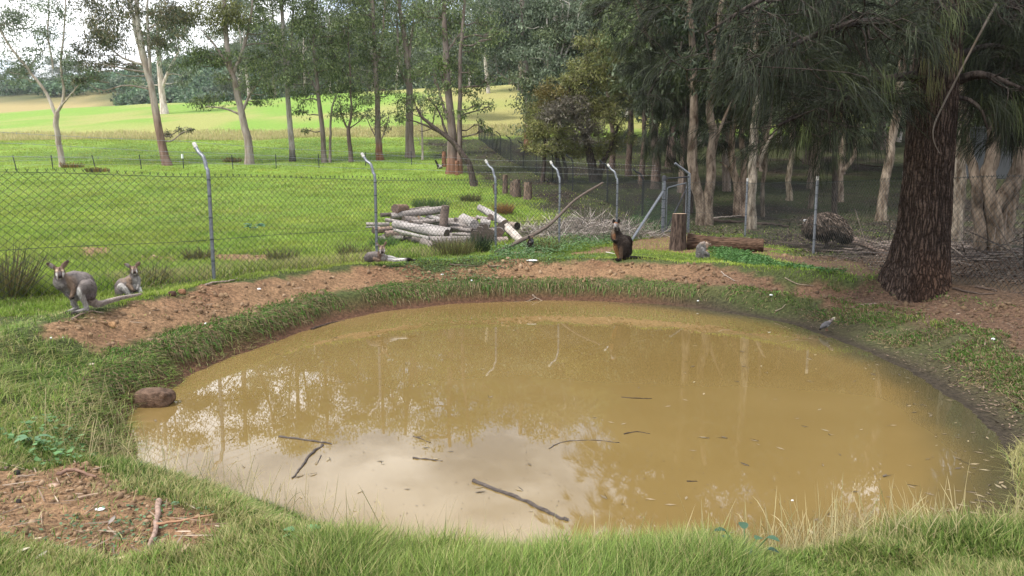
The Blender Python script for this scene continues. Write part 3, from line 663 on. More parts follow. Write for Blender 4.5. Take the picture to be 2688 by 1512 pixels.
tussock(522, 690, .42, .38, 350, RU, 'rush_clump', 'rush clump just left of the nearest bent fence post', y0=10)
tussock(742, 692, .40, .45, 300, RU, 'rush_clump', 'thin rush clump outside the fence between the first two bent posts', y0=10)
tussock(930, 680, .45, .5, 350, RU, 'rush_clump', 'rush clump behind the lying wallaby left of the post', y0=12)
tussock(1188, 668, .50, .7, 480, RU, 'rush_clump', 'wide brown rush clump in front of the log pile', y0=13.5)
tussock(1256, 660, .55, .42, 320, [(.03, .05, .025), (.05, .075, .03)], 'rush_clump', 'dark green rush clump against the log pile by the third post', y0=14)
tussock(1432, 662, .40, .6, 350, RU, 'rush_clump', 'loose rush clump beside the small dark wallaby', y0=14)
tussock(1322, 563, .62, .62, 800, OR, 'rush_clump', 'orange brown round tussock behind the log pile', y0=18, w=.012)
tussock(1235, 528, .50, .9, 500, RU, 'rush_clump', 'olive tussock in the paddock behind the log pile near the leaning tree', y0=18, w=.014)
tussock(1130, 545, .55, 1.5, 700, [(.07, .12, .035), (.10, .16, .05), (.13, .13, .06)], 'rush_clump', 'broad green rush patch just above the log pile', y0=18, w=.014)
tussock(1010, 650, .40, .5, 300, [(.08, .15, .03), (.12, .2, .05)], 'rush_clump', 'green rush clump at the left foot of the log pile', y0=13, w=.01)
for px, py, lb in ((255, 452, 'second'), (190, 440, 'first'), (610, 425, 'third')):
    tussock(px, py, .5, 1.3, 260, OR+RU, 'dry_tussock', {'first': 'dry brown tussock at the foot of the thin forked gum', 'second': 'small dry tussock in the grass below the picket fence', 'third': 'dry brown tussock beside the grey trunked gum'}[lb], y0=25, w=.03)
# small broad-leaved herbs as ground cover near the corner post and along the path
def herbs(name, label, poly, z, n, h, leafL, cols, y0=None):
    Pg = gpoly(poly, z=z); x0, y0_, x1, y1 = Pg[:, 0].min(), Pg[:, 1].min(), Pg[:, 0].max(), Pg[:, 1].max()
    X = RNG.uniform(x0, x1, n*3); Y = RNG.uniform(y0_, y1, n*3); k = (poly_sd(X, Y, Pg)+(fbm(X*2.5, Y*2.5, 3, 81)-.5)*.7 < 0)&(pond_sd(X, Y) > .3); X, Y = X[k][:n], Y[k][:n]
    hh = h*(.3+1.1*fbm(X*2, Y*2, 3, 82))*RNG.uniform(.3, 1, len(X)); C = np.stack([X, Y, Hg(X, Y)+hh], 1)
    D = RNG.normal(size=C.shape); D[:, 2] = RNG.uniform(-.3, .35, len(X)); mb = MB()
    kites(mb, C, D, leafL*RNG.uniform(.5, 1.2, len(X)), leafL*.62, pal(cols, len(X), .3), nz=np.tile([[.1, .1, 1.]], (len(X), 1))+RNG.normal(size=C.shape)*.35)
    return tag(mb.build(name, M_leaf), label, 'plants', kind='stuff')
HB = [(.065, .12, .045), (.10, .18, .06), (.15, .25, .10)]
herbs('weeds', 'leafy green weeds along the fence foot and behind the dark wallaby', [(1290, 668), (1420, 640), (1500, 600), (1600, 622), (1700, 575), (1800, 590), (1800, 618), (1690, 628), (1600, 650), (1500, 668), (1400, 692), (1290, 700)], 0, 26000, .20, .055, HB)
herbs('weeds', 'bright leafy weeds beside the fallen log and the young wallaby', [(1870, 655), (1950, 668), (2060, 700), (2150, 720), (2240, 740), (2140, 738), (1960, 700), (1880, 690)], 0, 12000, .10, .045, [(.05, .12, .03), (.08, .19, .04), (.12, .23, .08)])
herbs('weeds', 'low round leaved weeds in the grass between berm and fence', [(1000, 706), (1280, 672), (1500, 672), (1600, 690), (1350, 698), (1150, 712)], .03, 6000, .05, .04, HB)
herbs('weeds', 'small grey green weeds dotted on the near bare soil', [(60, 1400), (330, 1330), (560, 1300), (580, 1440), (340, 1500), (60, 1500)], -.14, 300, .02, .022, [(.08, .15, .07), (.12, .2, .1)])
herbs('weeds', 'green creeping weeds at the right water margin', [(2290, 900), (2420, 950), (2560, 1030), (2688, 1120), (2760, 1300), (2640, 1260), (2560, 1120), (2440, 1030), (2300, 950)], -.4, 9000, .04, .03, [(.06, .10, .03), (.09, .14, .035), (.05, .07, .03)])
herbs('weeds', 'round leaved mallow weeds in the lawn at the left edge', [(-40, 1100), (120, 1090), (230, 1130), (200, 1200), (40, 1215), (-40, 1190)], -.14, 200, .06, .045, [(.09, .19, .06), (.14, .26, .10)])
# ---------------------------------------------------------------- trees
EUC1 = [(.06, .085, .035), (.10, .14, .052), (.155, .20, .075), (.20, .23, .09)]
EUCG = [(.10, .135, .08), (.15, .19, .115), (.20, .24, .15)]
EUCO = [(.14, .15, .04), (.20, .20, .06), (.12, .13, .045), (.08, .10, .035)]
def leaf_cloud(mb, c, r, n, cols, L=.22, W=.065, nsub=22, shell=.5, hang=.75, flat=1.0, subr=.34):
    c = np.asarray(c, float); r = np.asarray(r, float)
    s = nrm(RNG.normal(size=(nsub, 3)))*(RNG.random((nsub, 1))**shell)
    sc_ = c+s*r; w = RNG.uniform(.4, 1.6, nsub); w /= w.sum(); idx = RNG.choice(nsub, n, p=w)
    tone = RNG.uniform(.7, 1.35, nsub)[idx][:, None]
    P = sc_[idx]+RNG.normal(size=(n, 3))*r*subr*np.array([1, 1, .8*flat])*.62
    D = RNG.normal(size=(n, 3))*.7; D[:, 2] -= hang
    kites(mb, P, D, L*RNG.uniform(.6, 1.3, n), W, pal(cols, n, .22)*tone)
    return sc_
def limb(mb, a, b, r0, r1, sag=0.0, wob=.06, C=None, ns=6):
    a = np.asarray(a, float); b = np.asarray(b, float); d = np.linalg.norm(b-a)
    m1 = a*.66+b*.34+RNG.normal(size=3)*wob*d; m2 = a*.33+b*.67+RNG.normal(size=3)*wob*d; m1[2] += sag*d; m2[2] += sag*d
    tube(mb, spline([a, m1, m2, b], 9), np.linspace(r0, r1, 9), ns=ns, C=C, cap=False)
def gumcol(P, base, low=None, zl=3.0, top=None, z0=None):
    n = len(P); c = np.tile(np.asarray(base, float), (n, 1)); z = P[:, 2]-(P[0, 2] if z0 is None else z0)
    if low is not None: c = mixc(c, low, sstep(zl, zl*.5, z))
    if top is not None: c = mixc(c, top, sstep(3, 9, z))
    return c
def tree(name, label, base, stems, clumps, barkmat, bark, low=None, zl=3, cols=EUC1, group=None, cat='tree', dens=1.0, L=.24, W=.075, y0=20, hang=.75, sub=5, nsub=22, twigs=True, flare=1.35, tubes=9, extra_up=0, topc=None, subr=.34):
    b = gnd(*base, y0); Y0 = b.y; root = empty(name, tuple(b), label, cat, group); wood = MB(); SP = []
    k0 = Y0/FPX
    for si, st in enumerate(stems):
        pts, r0, r1 = st[:3]; P = []
        for q in pts:
            P.append(at(q[0], q[1], Y0+(q[2] if len(q) > 2 else 0)))
        if si == 0 or (len(st) > 3 and st[3]): P[0] = Vector((P[0].x, P[0].y, H1(P[0].x, P[0].y)-.15)) if not (si == 0) else Vector((b.x, b.y, b.z-.15))
        n = max(10, 4*len(P)); S = spline(P, n); S[1:] += np.cumsum(RNG.normal(size=(n-1, 3))*.02, 0)*np.array([1, 1, 0])
        R = np.linspace(1, 0, n)**.8*(r0-r1)+r1
        if si == 0 or (len(st) > 3 and st[3]): R = R*(1+(flare-1)*np.exp(-np.arange(n)/1.2))
        tube(wood, S, R, ns=tubes+3, C=gumcol(S, bark, low, zl, topc, b.z), disp=lambda RR, th, P_: RR*(1+.12*vnoise(np.cos(th)[None]*1.5+P_[:, 0:1], np.sin(th)[None]*1.5, P_[:, 2:3]*.7, 5)-.06))
        SP.append((S, R))
    allS = np.vstack([s for s, _ in SP]); allR = np.concatenate([r for _, r in SP])
    crown = MB(); area = 0
    for cl in clumps:
        px, py, rx, ry = cl[:4]; dY = cl[4] if len(cl) > 4 else RNG.uniform(-.8, .8); c = np.array(at(px, py, Y0+dY)); r = np.array([rx*k0, min(rx, ry*1.4)*k0, ry*k0])
        ccols = cl[5] if len(cl) > 5 else cols
        n = int(dens*(r[0]*r[2]*3.14)*190*(.22/L)*(.07/W)); n = max(60, min(n, 9000))
        scs = leaf_cloud(crown, c, r, n, ccols, L=L, W=W, hang=hang, nsub=nsub, subr=subr)
        dd = np.linalg.norm(allS-c, axis=1)+np.where(allS[:, 2] > c[2]-.1*r[2], 3.0, 0)+np.abs(allS[:, 2]-(c[2]-1.2))*.25
        k = int(np.argmin(dd)); d = np.linalg.norm(allS[k]-c); rb = min(allR[k]*.6, .03+.018*d)
        bc = np.asarray(bark)*.8
        limb(wood, allS[k], c, rb, rb*.35, sag=-.04, C=bc)
        if twigs:
            for q in scs[RNG.choice(len(scs), min(sub, len(scs)), replace=False)]:
                limb(wood, c*.6+allS[k]*.4 if RNG.random() < .5 else c, q, rb*.4, .008, wob=.1, C=bc, ns=4)
    wood.build('trunk', barkmat, root, b); crown.build('crown', M_leaf, root, b)
    return root
PALE = (.42, .37, .32); GREYB = (.30, .26, .23); REDB = (.20, .10, .065); DARKB = (.09, .07, .06); WHT = (.55, .51, .46)
def gum(*a, **k):
    cl = list(a[3]); ex = [(c[0]+RNG.uniform(-.9, .9)*c[2], c[1]+RNG.uniform(-.8, .8)*c[3], c[2]*.6, c[3]*.55, (c[4] if len(c) > 4 else 0)+RNG.uniform(-.6, .6))+tuple(c[5:6]) for c in cl if c[1] < 240 and c[2] > 30]
    return tree('gum_tree', *a[:3], cl+ex, *a[4:], **k)
def _old(*a, **k): return tree('gum_tree', *a, **k)
gum('thin pale forked gum tree at the far left of the paddock', (164, 438), [([(164, 438), (158, 400), (147, 330), (146, 295)], .20, .16), ([(146, 300), (120, 240), (80, 190), (30, 130), (-10, 60), (-30, -60)], .12, .03), ([(147, 298), (165, 250), (158, 170), (165, 90), (170, -40)], .11, .03), ([(150, 290), (185, 250), (205, 222)], .07, .03), ([(140, 180), (128, 90), (130, 0), (120, -90)], .06, .02)],
    [(30, 60, 50, 50), (75, 30, 55, 50), (120, 90, 40, 40), (30, 150, 45, 45), (170, 130, 40, 45), (190, 215, 40, 25), (95, 150, 40, 40), (-20, 110, 40, 60), (150, 10, 55, 50), (60, -50, 60, 40), (140, -70, 60, 40), (215, 190, 45, 22), (-30, 20, 40, 50), (60, 205, 50, 25)],
    M_gum, PALE, cols=EUCG, dens=.6, L=.22)
gum('tall leaning gum tree with peeling reddish bark on its lower trunk', (440, 434), [([(440, 434), (425, 380), (412, 310), (400, 240), (385, 180), (370, 90), (362, 0), (355, -90)], .30, .10), ([(386, 190), (358, 100), (345, 20), (330, -80)], .15, .05), ([(398, 235), (392, 130), (388, 40), (392, -60)], .13, .05), ([(375, 170), (320, 150), (262, 105)], .10, .03), ([(412, 300), (405, 240), (390, 200)], .12, .08)],
    [(260, 60, 60, 55), (300, 110, 50, 40), (235, 110, 35, 40), (250, 10, 50, 50), (330, 20, 50, 50), (420, 60, 60, 45), (455, 20, 50, 50), (400, 110, 35, 30), (300, -50, 70, 50), (400, -60, 70, 50), (230, 180, 38, 28), (285, 165, 35, 22), (210, 205, 30, 20), (478, 338, 20, 9), (500, 340, 8, 8), (443, 352, 9, 8), (350, 175, 25, 15)],
    M_gum, (.36, .31, .27), low=(.22, .15, .12), zl=5, cols=[(.07, .09, .05), (.10, .125, .065), (.17, .155, .08), (.23, .19, .11)], dens=1.1, topc=(.46, .43, .39))
gum('distant pale gum standing on the crest of the green hill', (432, 299), [([(432, 299), (425, 240), (418, 150), (415, 60)], .55, .22), ([(422, 240), (445, 180), (470, 130)], .28, .12)],
    [(440, 110, 45, 35), (470, 70, 40, 35), (400, 90, 40, 40), (480, 215, 25, 18), (350, 215, 22, 14), (430, 40, 50, 35), (450, 160, 40, 25), (500, 190, 30, 18)], M_gum, WHT, cols=EUCG, dens=1.2, L=.6, W=.22, y0=100)
gum('grey trunked gum tree with wide dark crown and a low left branch', (655, 431), [([(655, 431), (648, 370), (636, 310), (620, 240), (606, 180), (596, 100), (590, 0), (588, -90)], .30, .09), ([(632, 300), (655, 250), (690, 200)], .12, .04), ([(628, 300), (590, 285), (545, 280)], .08, .03), ([(607, 190), (570, 130), (530, 80)], .12, .04), ([(610, 200), (640, 120), (660, 40), (665, -60)], .13, .04)],
    [(555, 262, 48, 26), (510, 270, 25, 16), (530, 130, 50, 30), (500, 165, 35, 30), (570, 160, 45, 30), (640, 150, 50, 32), (690, 170, 50, 35), (720, 220, 40, 40), (680, 265, 35, 18), (560, 50, 55, 45, -.5, EUCO), (620, 30, 55, 45, -.6, EUCO), (515, 30, 45, 45, .3, EUCO), (680, 60, 50, 45), (730, 110, 40, 40), (590, -50, 75, 45, 0, EUCO), (680, -40, 60, 40), (650, 220, 30, 25), (585, 205, 30, 18)],
    M_gum, GREYB, cols=EUC1, dens=1.0)
gum('straight slender pale pole trunk with charred base in the middle of the tree row', (768, 424), [([(768, 424), (763, 360), (757, 300), (748, 200), (738, 90), (728, -100)], .22, .11), ([(748, 205), (765, 110), (770, -80)], .1, .05), ([(750, 190), (720, 90), (705, -60)], .08, .04)],
    [(705, 0, 40, 40), (760, -20, 50, 45), (735, -80, 60, 45)], M_gum, (.40, .37, .34), low=(.05, .045, .04), zl=1.0, cols=EUC1, dens=1.2)
gum('dark gum tree with paired thin trunk left of the middle', (852, 427), [([(852, 427), (848, 350), (838, 260), (830, 180), (825, 90), (820, -60)], .19, .06), ([(866, 425), (864, 350), (868, 290), (880, 250)], .10, .04, True), ([(838, 250), (800, 180), (770, 130)], .08, .03)],
    [(800, 90, 50, 50), (850, 60, 55, 50), (780, 150, 45, 40), (830, 170, 50, 40), (880, 150, 45, 45), (790, 290, 24, 22), (768, 200, 38, 35), (820, 240, 45, 28), (870, 210, 40, 30), (800, 10, 55, 50), (870, -10, 60, 50), (835, -60, 60, 40), (800, 340, 15, 9), (780, 250, 30, 22), (905, 80, 35, 40)],
    M_gum, (.20, .17, .15), cols=EUC1, dens=.9)
gum('short bushy gum tree with forked dark trunk in the row', (921, 425), [([(921, 425), (917, 370), (914, 335)], .17, .13), ([(915, 345), (902, 310), (895, 270)], .08, .03), ([(915, 340), (925, 290), (922, 200), (915, 60)], .10, .03), ([(916, 338), (945, 315), (962, 300)], .05, .02)],
    [(905, 285, 32, 28), (940, 290, 30, 28), (880, 300, 22, 22), (900, 240, 42, 30), (935, 235, 30, 28), (905, 190, 45, 35), (915, 130, 50, 40), (930, 60, 50, 45), (915, -10, 55, 45), (960, 260, 22, 22)],
    M_gum, (.13, .10, .085), cols=EUC1, dens=.8)
gum('reddish based gum tree with twiggy growth low on its trunk', (998, 420), [([(998, 420), (993, 360), (990, 290), (985, 190), (980, 90), (975, -60)], .26, .09), ([(995, 380), (1012, 330), (1020, 300)], .05, .02), ([(993, 370), (972, 330), (960, 305)], .05, .02), ([(985, 180), (1005, 100), (1010, 0)], .1, .04)],
    [(975, 305, 26, 20, -.2, EUCG), (1005, 318, 24, 25, -.2, [(.12, .11, .08), (.16, .14, .1)]), (970, 250, 35, 25), (1010, 235, 32, 28), (960, 150, 45, 45), (1005, 120, 45, 45), (980, 60, 50, 45), (950, 20, 45, 45), (1000, -10, 55, 45), (1020, 180, 35, 40), (985, 200, 40, 25)],
    M_gum, (.24, .20, .17), low=(.20, .10, .06), zl=1.6, cols=EUC1, dens=.7)
gum('stout brown gum trunk right of the reddish one at the paddock edge', (1076, 413), [([(1076, 413), (1073, 350), (1071, 290), (1068, 220), (1060, 130), (1045, 40), (1035, -70)], .34, .12), ([(1068, 210), (1075, 120), (1085, 30)], .12, .05), ([(1070, 225), (1048, 170), (1045, 90), (1040, 0)], .12, .04)],
    [(1050, 260, 30, 22), (1030, 200, 35, 30), (1085, 190, 40, 35), (1060, 130, 50, 40), (1030, 60, 50, 50), (1090, 60, 50, 50), (1060, -10, 65, 45), (1010, -40, 40, 40), (1040, 300, 22, 16)],
    M_gum, (.25, .21, .18), cols=EUC1, dens=.7)
gum('very thin pale sapling trunk with bare side twigs', (1109, 420), [([(1109, 420), (1109, 370), (1106, 320), (1103, 280)], .085, .04), ([(1109, 385), (1098, 365), (1089, 352)], .03, .01)],
    [(1100, 262, 24, 22), (1112, 290, 18, 16), (1085, 285, 16, 14)], M_gum, (.38, .34, .3), cols=EUC1, dens=.6)
gum('tall double trunked gum tree standing behind the leaning dark tree', (1185, 456), [([(1185, 456), (1184, 400), (1183, 340), (1177, 250), (1172, 150), (1166, 60), (1168, -80)], .34, .10), ([(1207, 440), (1205, 350), (1203, 290), (1202, 200), (1205, 120), (1215, 30), (1225, -80)], .18, .06, True), ([(1178, 130), (1200, 100), (1212, 85)], .07, .04), ([(1183, 330), (1162, 270), (1145, 200)], .12, .04), ([(1183, 320), (1172, 250), (1160, 210), (1150, 160)], .1, .04)],
    [(1150, 165, 42, 32, -.6, [(.08, .12, .035), (.12, .17, .05), (.15, .19, .06)]), (1110, 190, 40, 30), (1180, 150, 35, 28), (1240, 190, 45, 32), (1270, 215, 42, 22, .3, EUC1), (1230, 235, 35, 22), (1250, 130, 50, 40), (1130, 90, 50, 45), (1200, 60, 55, 45), (1270, 60, 50, 45), (1140, 10, 55, 45), (1220, -20, 65, 45), (1110, -50, 55, 40), (1130, 260, 30, 28), (1160, 290, 28, 25), (1250, 275, 36, 22), (1285, 280, 18, 18), (1215, 295, 22, 20), (1265, 325, 20, 14), (1283, 340, 10, 8), (1170, 220, 30, 25)],
    M_gum, (.22, .18, .16), low=(.22, .12, .08), zl=1.4, cols=EUC1, dens=.75, y0=18)
gum('nearly bare dark tree leaning left in a curve beside the paddock stumps', (1244, 489), [([(1244, 489), (1238, 455), (1232, 430), (1212, 400), (1185, 370), (1160, 350), (1130, 325), (1105, 305), (1090, 280)], .20, .05), ([(1172, 358), (1160, 320), (1148, 290), (1120, 255)], .08, .02), ([(1150, 345), (1115, 330), (1085, 320), (1060, 312)], .07, .02), ([(1135, 330), (1140, 300), (1150, 270)], .04, .01), ([(1110, 308), (1085, 300), (1060, 270)], .03, .01), ([(1140, 335), (1110, 345), (1095, 342)], .03, .01)],
    [(1085, 262, 26, 20), (1062, 285, 20, 14), (1118, 238, 30, 22), (1055, 312, 14, 8), (1145, 262, 20, 16)], M_barkdark, (.10, .08, .07), cols=EUC1, dens=.5, y0=18, sub=8)
gum('single gum trunk reddish below and grey above standing at the hilltop edge', (1384, 394), [([(1384, 394), (1386, 330), (1386, 250), (1384, 180), (1378, 60), (1375, -80)], .33, .18), ([(1386, 260), (1350, 220), (1310, 190)], .14, .05), ([(1385, 270), (1395, 240), (1410, 200)], .12, .05)],
    [(1330, 130, 60, 45), (1400, 120, 60, 45), (1290, 100, 50, 50), (1420, 200, 32, 30), (1400, 245, 22, 18), (1340, 60, 65, 50), (1420, 50, 60, 50), (1320, 180, 45, 22), (1350, -10, 70, 50), (1430, -40, 60, 50), (1285, 30, 50, 50), (1300, 205, 25, 14), (1425, 150, 40, 35)],
    M_gum, (.33, .29, .26), low=(.22, .11, .07), zl=4.2, cols=[(.055, .08, .045), (.085, .115, .065), (.12, .15, .09)], dens=.75, L=.3, W=.1, y0=60)
gum('white barked gum showing two pale stems above the bushy wattle', (1474, 400), [([(1474, 400), (1472, 250), (1472, 180), (1462, 130), (1460, 40), (1462, -90)], .36, .14), ([(1472, 185), (1480, 120), (1476, 30), (1472, -90)], .22, .1)],
    [(1510, 60, 60, 50), (1440, 20, 50, 50), (1550, 30, 60, 50), (1480, -40, 70, 50), (1530, 110, 50, 35)], M_gum, (.62, .57, .52), cols=EUCG, dens=.5, L=.3, W=.1, y0=50)
# ---- wattle bush with dark forked trunk
WAT = [(.13, .145, .05), (.20, .215, .07), (.27, .265, .09), (.15, .13, .08)]
WAT2 = [(.18, .165, .11), (.15, .13, .10), (.12, .105, .08)]
tree('wattle_tree', 'bushy olive wattle with dark forked trunks behind the fence corner', (1562, 478), [([(1562, 478), (1556, 440), (1545, 400), (1530, 350), (1505, 300), (1490, 240)], .30, .08), ([(1566, 478), (1580, 430), (1600, 380), (1620, 330)], .2, .06, True), ([(1487, 489), (1480, 440), (1470, 390), (1450, 340)], .12, .05, True), ([(1424, 440), (1426, 400), (1420, 350)], .12, .05, True), ([(1470, 472), (1466, 420), (1460, 380)], .18, .08, True)],
    [(1440, 250, 50, 35, 0, [(.16, .14, .045), (.2, .15, .05)]), (1410, 300, 40, 35), (1430, 350, 45, 32), (1400, 345, 28, 30), (1490, 220, 55, 35), (1540, 180, 60, 40), (1500, 290, 60, 35, -1, WAT2), (1550, 260, 60, 40), (1600, 200, 60, 45), (1480, 360, 55, 32), (1540, 340, 60, 35, -1, WAT2), (1600, 300, 60, 40), (1640, 250, 55, 40), (1560, 400, 50, 22), (1500, 395, 45, 20), (1620, 370, 50, 32), (1450, 300, 40, 25, -1.5, WAT2), (1440, 395, 40, 18), (1560, 120, 50, 40), (1660, 160, 50, 50), (1395, 390, 25, 16)],
    M_barkdark, (.09, .075, .065), cols=WAT, dens=2.0, L=.22, W=.05, y0=25, hang=.1, nsub=46, sub=9, subr=.22)
# ---- paperbarks of the wood
PB = (.18, .147, .12)
def paper(label, base, stems, clumps=(), col=PB, **k):
    return tree('paperbark_tree', label, base, stems, clumps, M_paper, col, cols=[(.018, .030, .013), (.032, .046, .020), (.055, .065, .028)], y0=k.pop('y0', 8), **k)
def canopy(px, w, y=-60, n=7, h=170):
    return [(px+RNG.uniform(-w, w), y+RNG.uniform(-h, h), RNG.uniform(45, 75), RNG.uniform(30, 50), RNG.uniform(-1.5, 1.5)) for _ in range(n)]
paper('twin stemmed pale paperbark just behind the gate and log stump', (1846, 590), [([(1838, 590), (1834, 520), (1826, 440), (1830, 360), (1838, 280), (1830, 150), (1825, 0)], .20, .09), ([(1856, 590), (1860, 520), (1868, 430), (1872, 350), (1862, 290), (1880, 150), (1900, 0)], .19, .08, True), ([(1862, 420), (1890, 340), (1930, 250)], .07, .03)], canopy(1840, 90, 90, 8, 160), flare=1.25, dens=1.3)
paper('rough paperbark with dark hollow base and two stems left of the straight one', (1938, 566), [([(1934, 566), (1940, 500), (1930, 440), (1926, 380), (1930, 300), (1920, 150), (1915, 0)], .16, .07), ([(1948, 560), (1950, 500), (1954, 420), (1950, 350), (1965, 260), (1990, 100)], .14, .06, True), ([(1940, 470), (1905, 440), (1880, 425)], .06, .02)], canopy(1935, 80, 80, 6, 150), col=(.30, .23, .18), dens=1.2)
paper('straight whitish paperbark trunk between the two galvanised straight posts', (1972, 602), [([(1970, 602), (1975, 520), (1980, 430), (1985, 330), (1990, 200), (1990, 0)], .165, .09), ([(1990, 440), (2010, 390), (2030, 340)], .07, .03)], canopy(1990, 80, 60, 6, 150), col=(.29, .255, .215), flare=1.2, dens=1.2)
paper('thin paperbark close right of the straight whitish one', (2002, 570), [([(2002, 570), (2006, 500), (2014, 430), (2018, 370), (2030, 250), (2035, 100)], .09, .05), ([(2008, 450), (2000, 400), (1992, 360)], .06, .03)], canopy(2030, 60, 120, 4, 120), flare=1.1, dens=1.2)
paper('paperbark with a flared foot left of the curved thin trunk', (2071, 527), [([(2071, 527), (2070, 470), (2078, 400), (2082, 300), (2080, 150)], .14, .08)], canopy(2080, 70, 100, 5, 140), col=(.28, .24, .19), flare=1.5, dens=1.2)
paper('thin curved paperbark rising above the emu', (2124, 548), [([(2122, 548), (2132, 500), (2140, 470), (2142, 400), (2150, 340), (2150, 200)], .11, .06)], canopy(2150, 60, 120, 4, 120), flare=1.2, dens=1.2)
paper('slim paperbark with a right leaning branch behind the emu', (2206, 530), [([(2206, 530), (2210, 470), (2212, 400), (2215, 330), (2212, 200)], .13, .07), ([(2212, 450), (2235, 410), (2245, 350), (2255, 290)], .10, .05)], canopy(2215, 70, 100, 5, 140), col=(.27, .22, .18), dens=1.2)
paper('broad paperbark trunk left of the big dark trunk', (2312, 580), [([(2310, 580), (2318, 520), (2328, 460), (2335, 400), (2345, 320), (2355, 200), (2360, 50)], .18, .12)], canopy(2350, 80, 90, 5, 150), col=(.22, .185, .15), flare=1.5, dens=1.2)
paper('pale paperbark trunk half hidden right behind the big dark trunk', (2500, 640), [([(2490, 640), (2500, 560), (2505, 470), (2512, 380), (2522, 300), (2535, 150)], .17, .11)], canopy(2540, 70, 60, 5, 150), col=(.25, .22, .185), flare=1.25, dens=1.2)
paper('big many stemmed shaggy paperbark at the right edge', (2606, 672), [([(2600, 672), (2606, 600), (2590, 520), (2600, 440), (2612, 360), (2620, 250), (2620, 80)], .17, .09), ([(2625, 672), (2640, 580), (2662, 480), (2690, 390), (2720, 300), (2750, 150)], .17, .08, True), ([(2578, 655), (2572, 580), (2560, 500), (2545, 420), (2530, 350), (2520, 220)], .11, .06, True), ([(2640, 668), (2644, 620), (2648, 585)], .12, .05, True), ([(2600, 560), (2640, 490), (2680, 430)], .16, .1)], canopy(2640, 90, 40, 8, 160), flare=1.4, dens=1.3, tubes=14)
tree('dark_trunk_tree', 'short dark charred trunk between the two right hand paperbarks', (2546, 468), [([(2546, 468), (2548, 400), (2550, 330), (2555, 200), (2560, 60)], .38, .25)], canopy(2560, 80, 100, 6, 140), M_barkdark, (.06, .045, .04), y0=20, dens=1.0)
for px, py, w, lb in ((1651, 462, .20, 'dark slim trunk farthest left in the row behind the fence corner'), (1684, 483, .17, 'thinnest dark trunk in the row behind the fence corner'), (1721, 496, .26, 'thickest patchy dark trunk in the row behind the fence corner'), (1800, 520, .2, 'dark casuarina trunk close left of the twin paperbark'), (1606, 440, .2, 'dark trunk under the wattle crown left of the row'),
                      (2310, 392, .5, 'small brown trunk far away on the sunlit slope'), (2120, 430, .3, 'distant trunk on the slope beyond the thin curved paperbark'), (1760, 440, .35, 'distant trunk on the slope beyond the gate'), (2660, 430, .4, 'distant trunk at the right edge of the slope'), (2400, 440, .4, 'distant trunk mostly hidden by the big dark trunk')):
    tree('woodland_tree', lb, (px, py), [([(px, py), (px+4, py-80), (px+RNG.uniform(-12, 12), py-200), (px+RNG.uniform(-20, 20), -40)], w, w*.4)], canopy(px, 80, 60, 6, 150), M_barkdark, (.13, .10, .085), y0=18, dens=1.0, group=None)

# ---- background woodland: prototypes copied about
def proto(name, label, cat, group, h, lean, ncl, cols, bark, L, W, r0, low=.35):
    root = empty(name, (0, 0, 0), label, cat, group); wood = MB(); crown = MB()
    S = spline([(0, 0, -.4), (lean*.3, 0, h*.3), (lean*.7, .2, h*.62), (lean, 0, h*.92)], 14); R = np.linspace(r0, r0*.25, 14); tube(wood, S, R, ns=8, C=bark)
    br = [S]
    for k in range(3):
        s = S[int(RNG.uniform(5, 9))]; e = s+np.array([RNG.uniform(-.28, .28)*h, RNG.uniform(-.15, .15)*h, RNG.uniform(.25, .45)*h]); B = spline([s, s*.5+e*.5+np.array([(e-s)[0]*.15, 0, -.02*h]), e], 8); tube(wood, B, np.linspace(r0*.45, r0*.12, 8), ns=6, C=bark); br.append(B)
    A = np.vstack(br)
    for k in range(ncl):
        zf = RNG.uniform(low, 1.0); rr = h*RNG.uniform(.08, .13); wd = h*.27*math.sin(math.pi*min(1, (zf-low+.12)/(1.15-low)))**.6
        a = RNG.uniform(0, 6.28); q = math.sqrt(RNG.random()); c = np.array([math.cos(a)*wd*q+lean*zf, math.sin(a)*wd*q, zf*h])
        scs = leaf_cloud(crown, c, (rr*1.3, rr*1.3, rr*.8), 330, cols, L=L, W=W, nsub=12)
        kk = int(np.argmin(np.linalg.norm(A-c, axis=1)+np.where(A[:, 2] > c[2], 3, 0))); limb(wood, A[kk], c, r0*.16, .03, C=bark, ns=4)
    wood.build('trunk', M_gum, root); crown.build('crown', M_leaf, root)
    return root
def copy_tree(o, loc, rz=0, s=1.0, label=None, group=None):
    r = o.copy(); COL.objects.link(r); r.location = loc; r.rotation_euler = (0, 0, rz); r.scale = (s, s, s)
    if label: r['label'] = label
    if group: r['group'] = group
    for ch in o.children:
        c = ch.copy(); COL.objects.link(c); c.parent = r
    return r
GRP = 'gum trees of the wood behind'
LBG = 'slender gum tree in the dense wood behind the paddock and fences'
BC = [(.085, .11, .07), (.12, .15, .095), (.165, .195, .125)]
protos = [proto('background_gum', LBG, 'tree', GRP, 15, 1.5, 30, BC, (.42, .38, .34), .42, .15, .32, .3),
          proto('background_gum', LBG, 'tree', GRP, 17, -1.2, 34, [(.075, .10, .055), (.11, .135, .075), (.15, .175, .10)], (.22, .18, .15), .42, .15, .34, .25),
          proto('background_gum', LBG, 'tree', GRP, 13, .6, 28, [(.085, .115, .06), (.125, .16, .08), (.18, .205, .10)], (.50, .46, .42), .40, .14, .26, .2),
          proto('background_gum', LBG, 'tree', GRP, 16, 2.4, 26, EUCG, (.55, .52, .48), .42, .14, .28, .4)]
spots = []
for px in np.arange(1180, 2760, 62): spots.append((px+RNG.uniform(-25, 25), RNG.uniform(84, 100), RNG.uniform(.85, 1.1)))
for px in np.arange(1420, 2800, 70): spots.append((px+RNG.uniform(-25, 25), RNG.uniform(60, 76), RNG.uniform(.75, .95)))
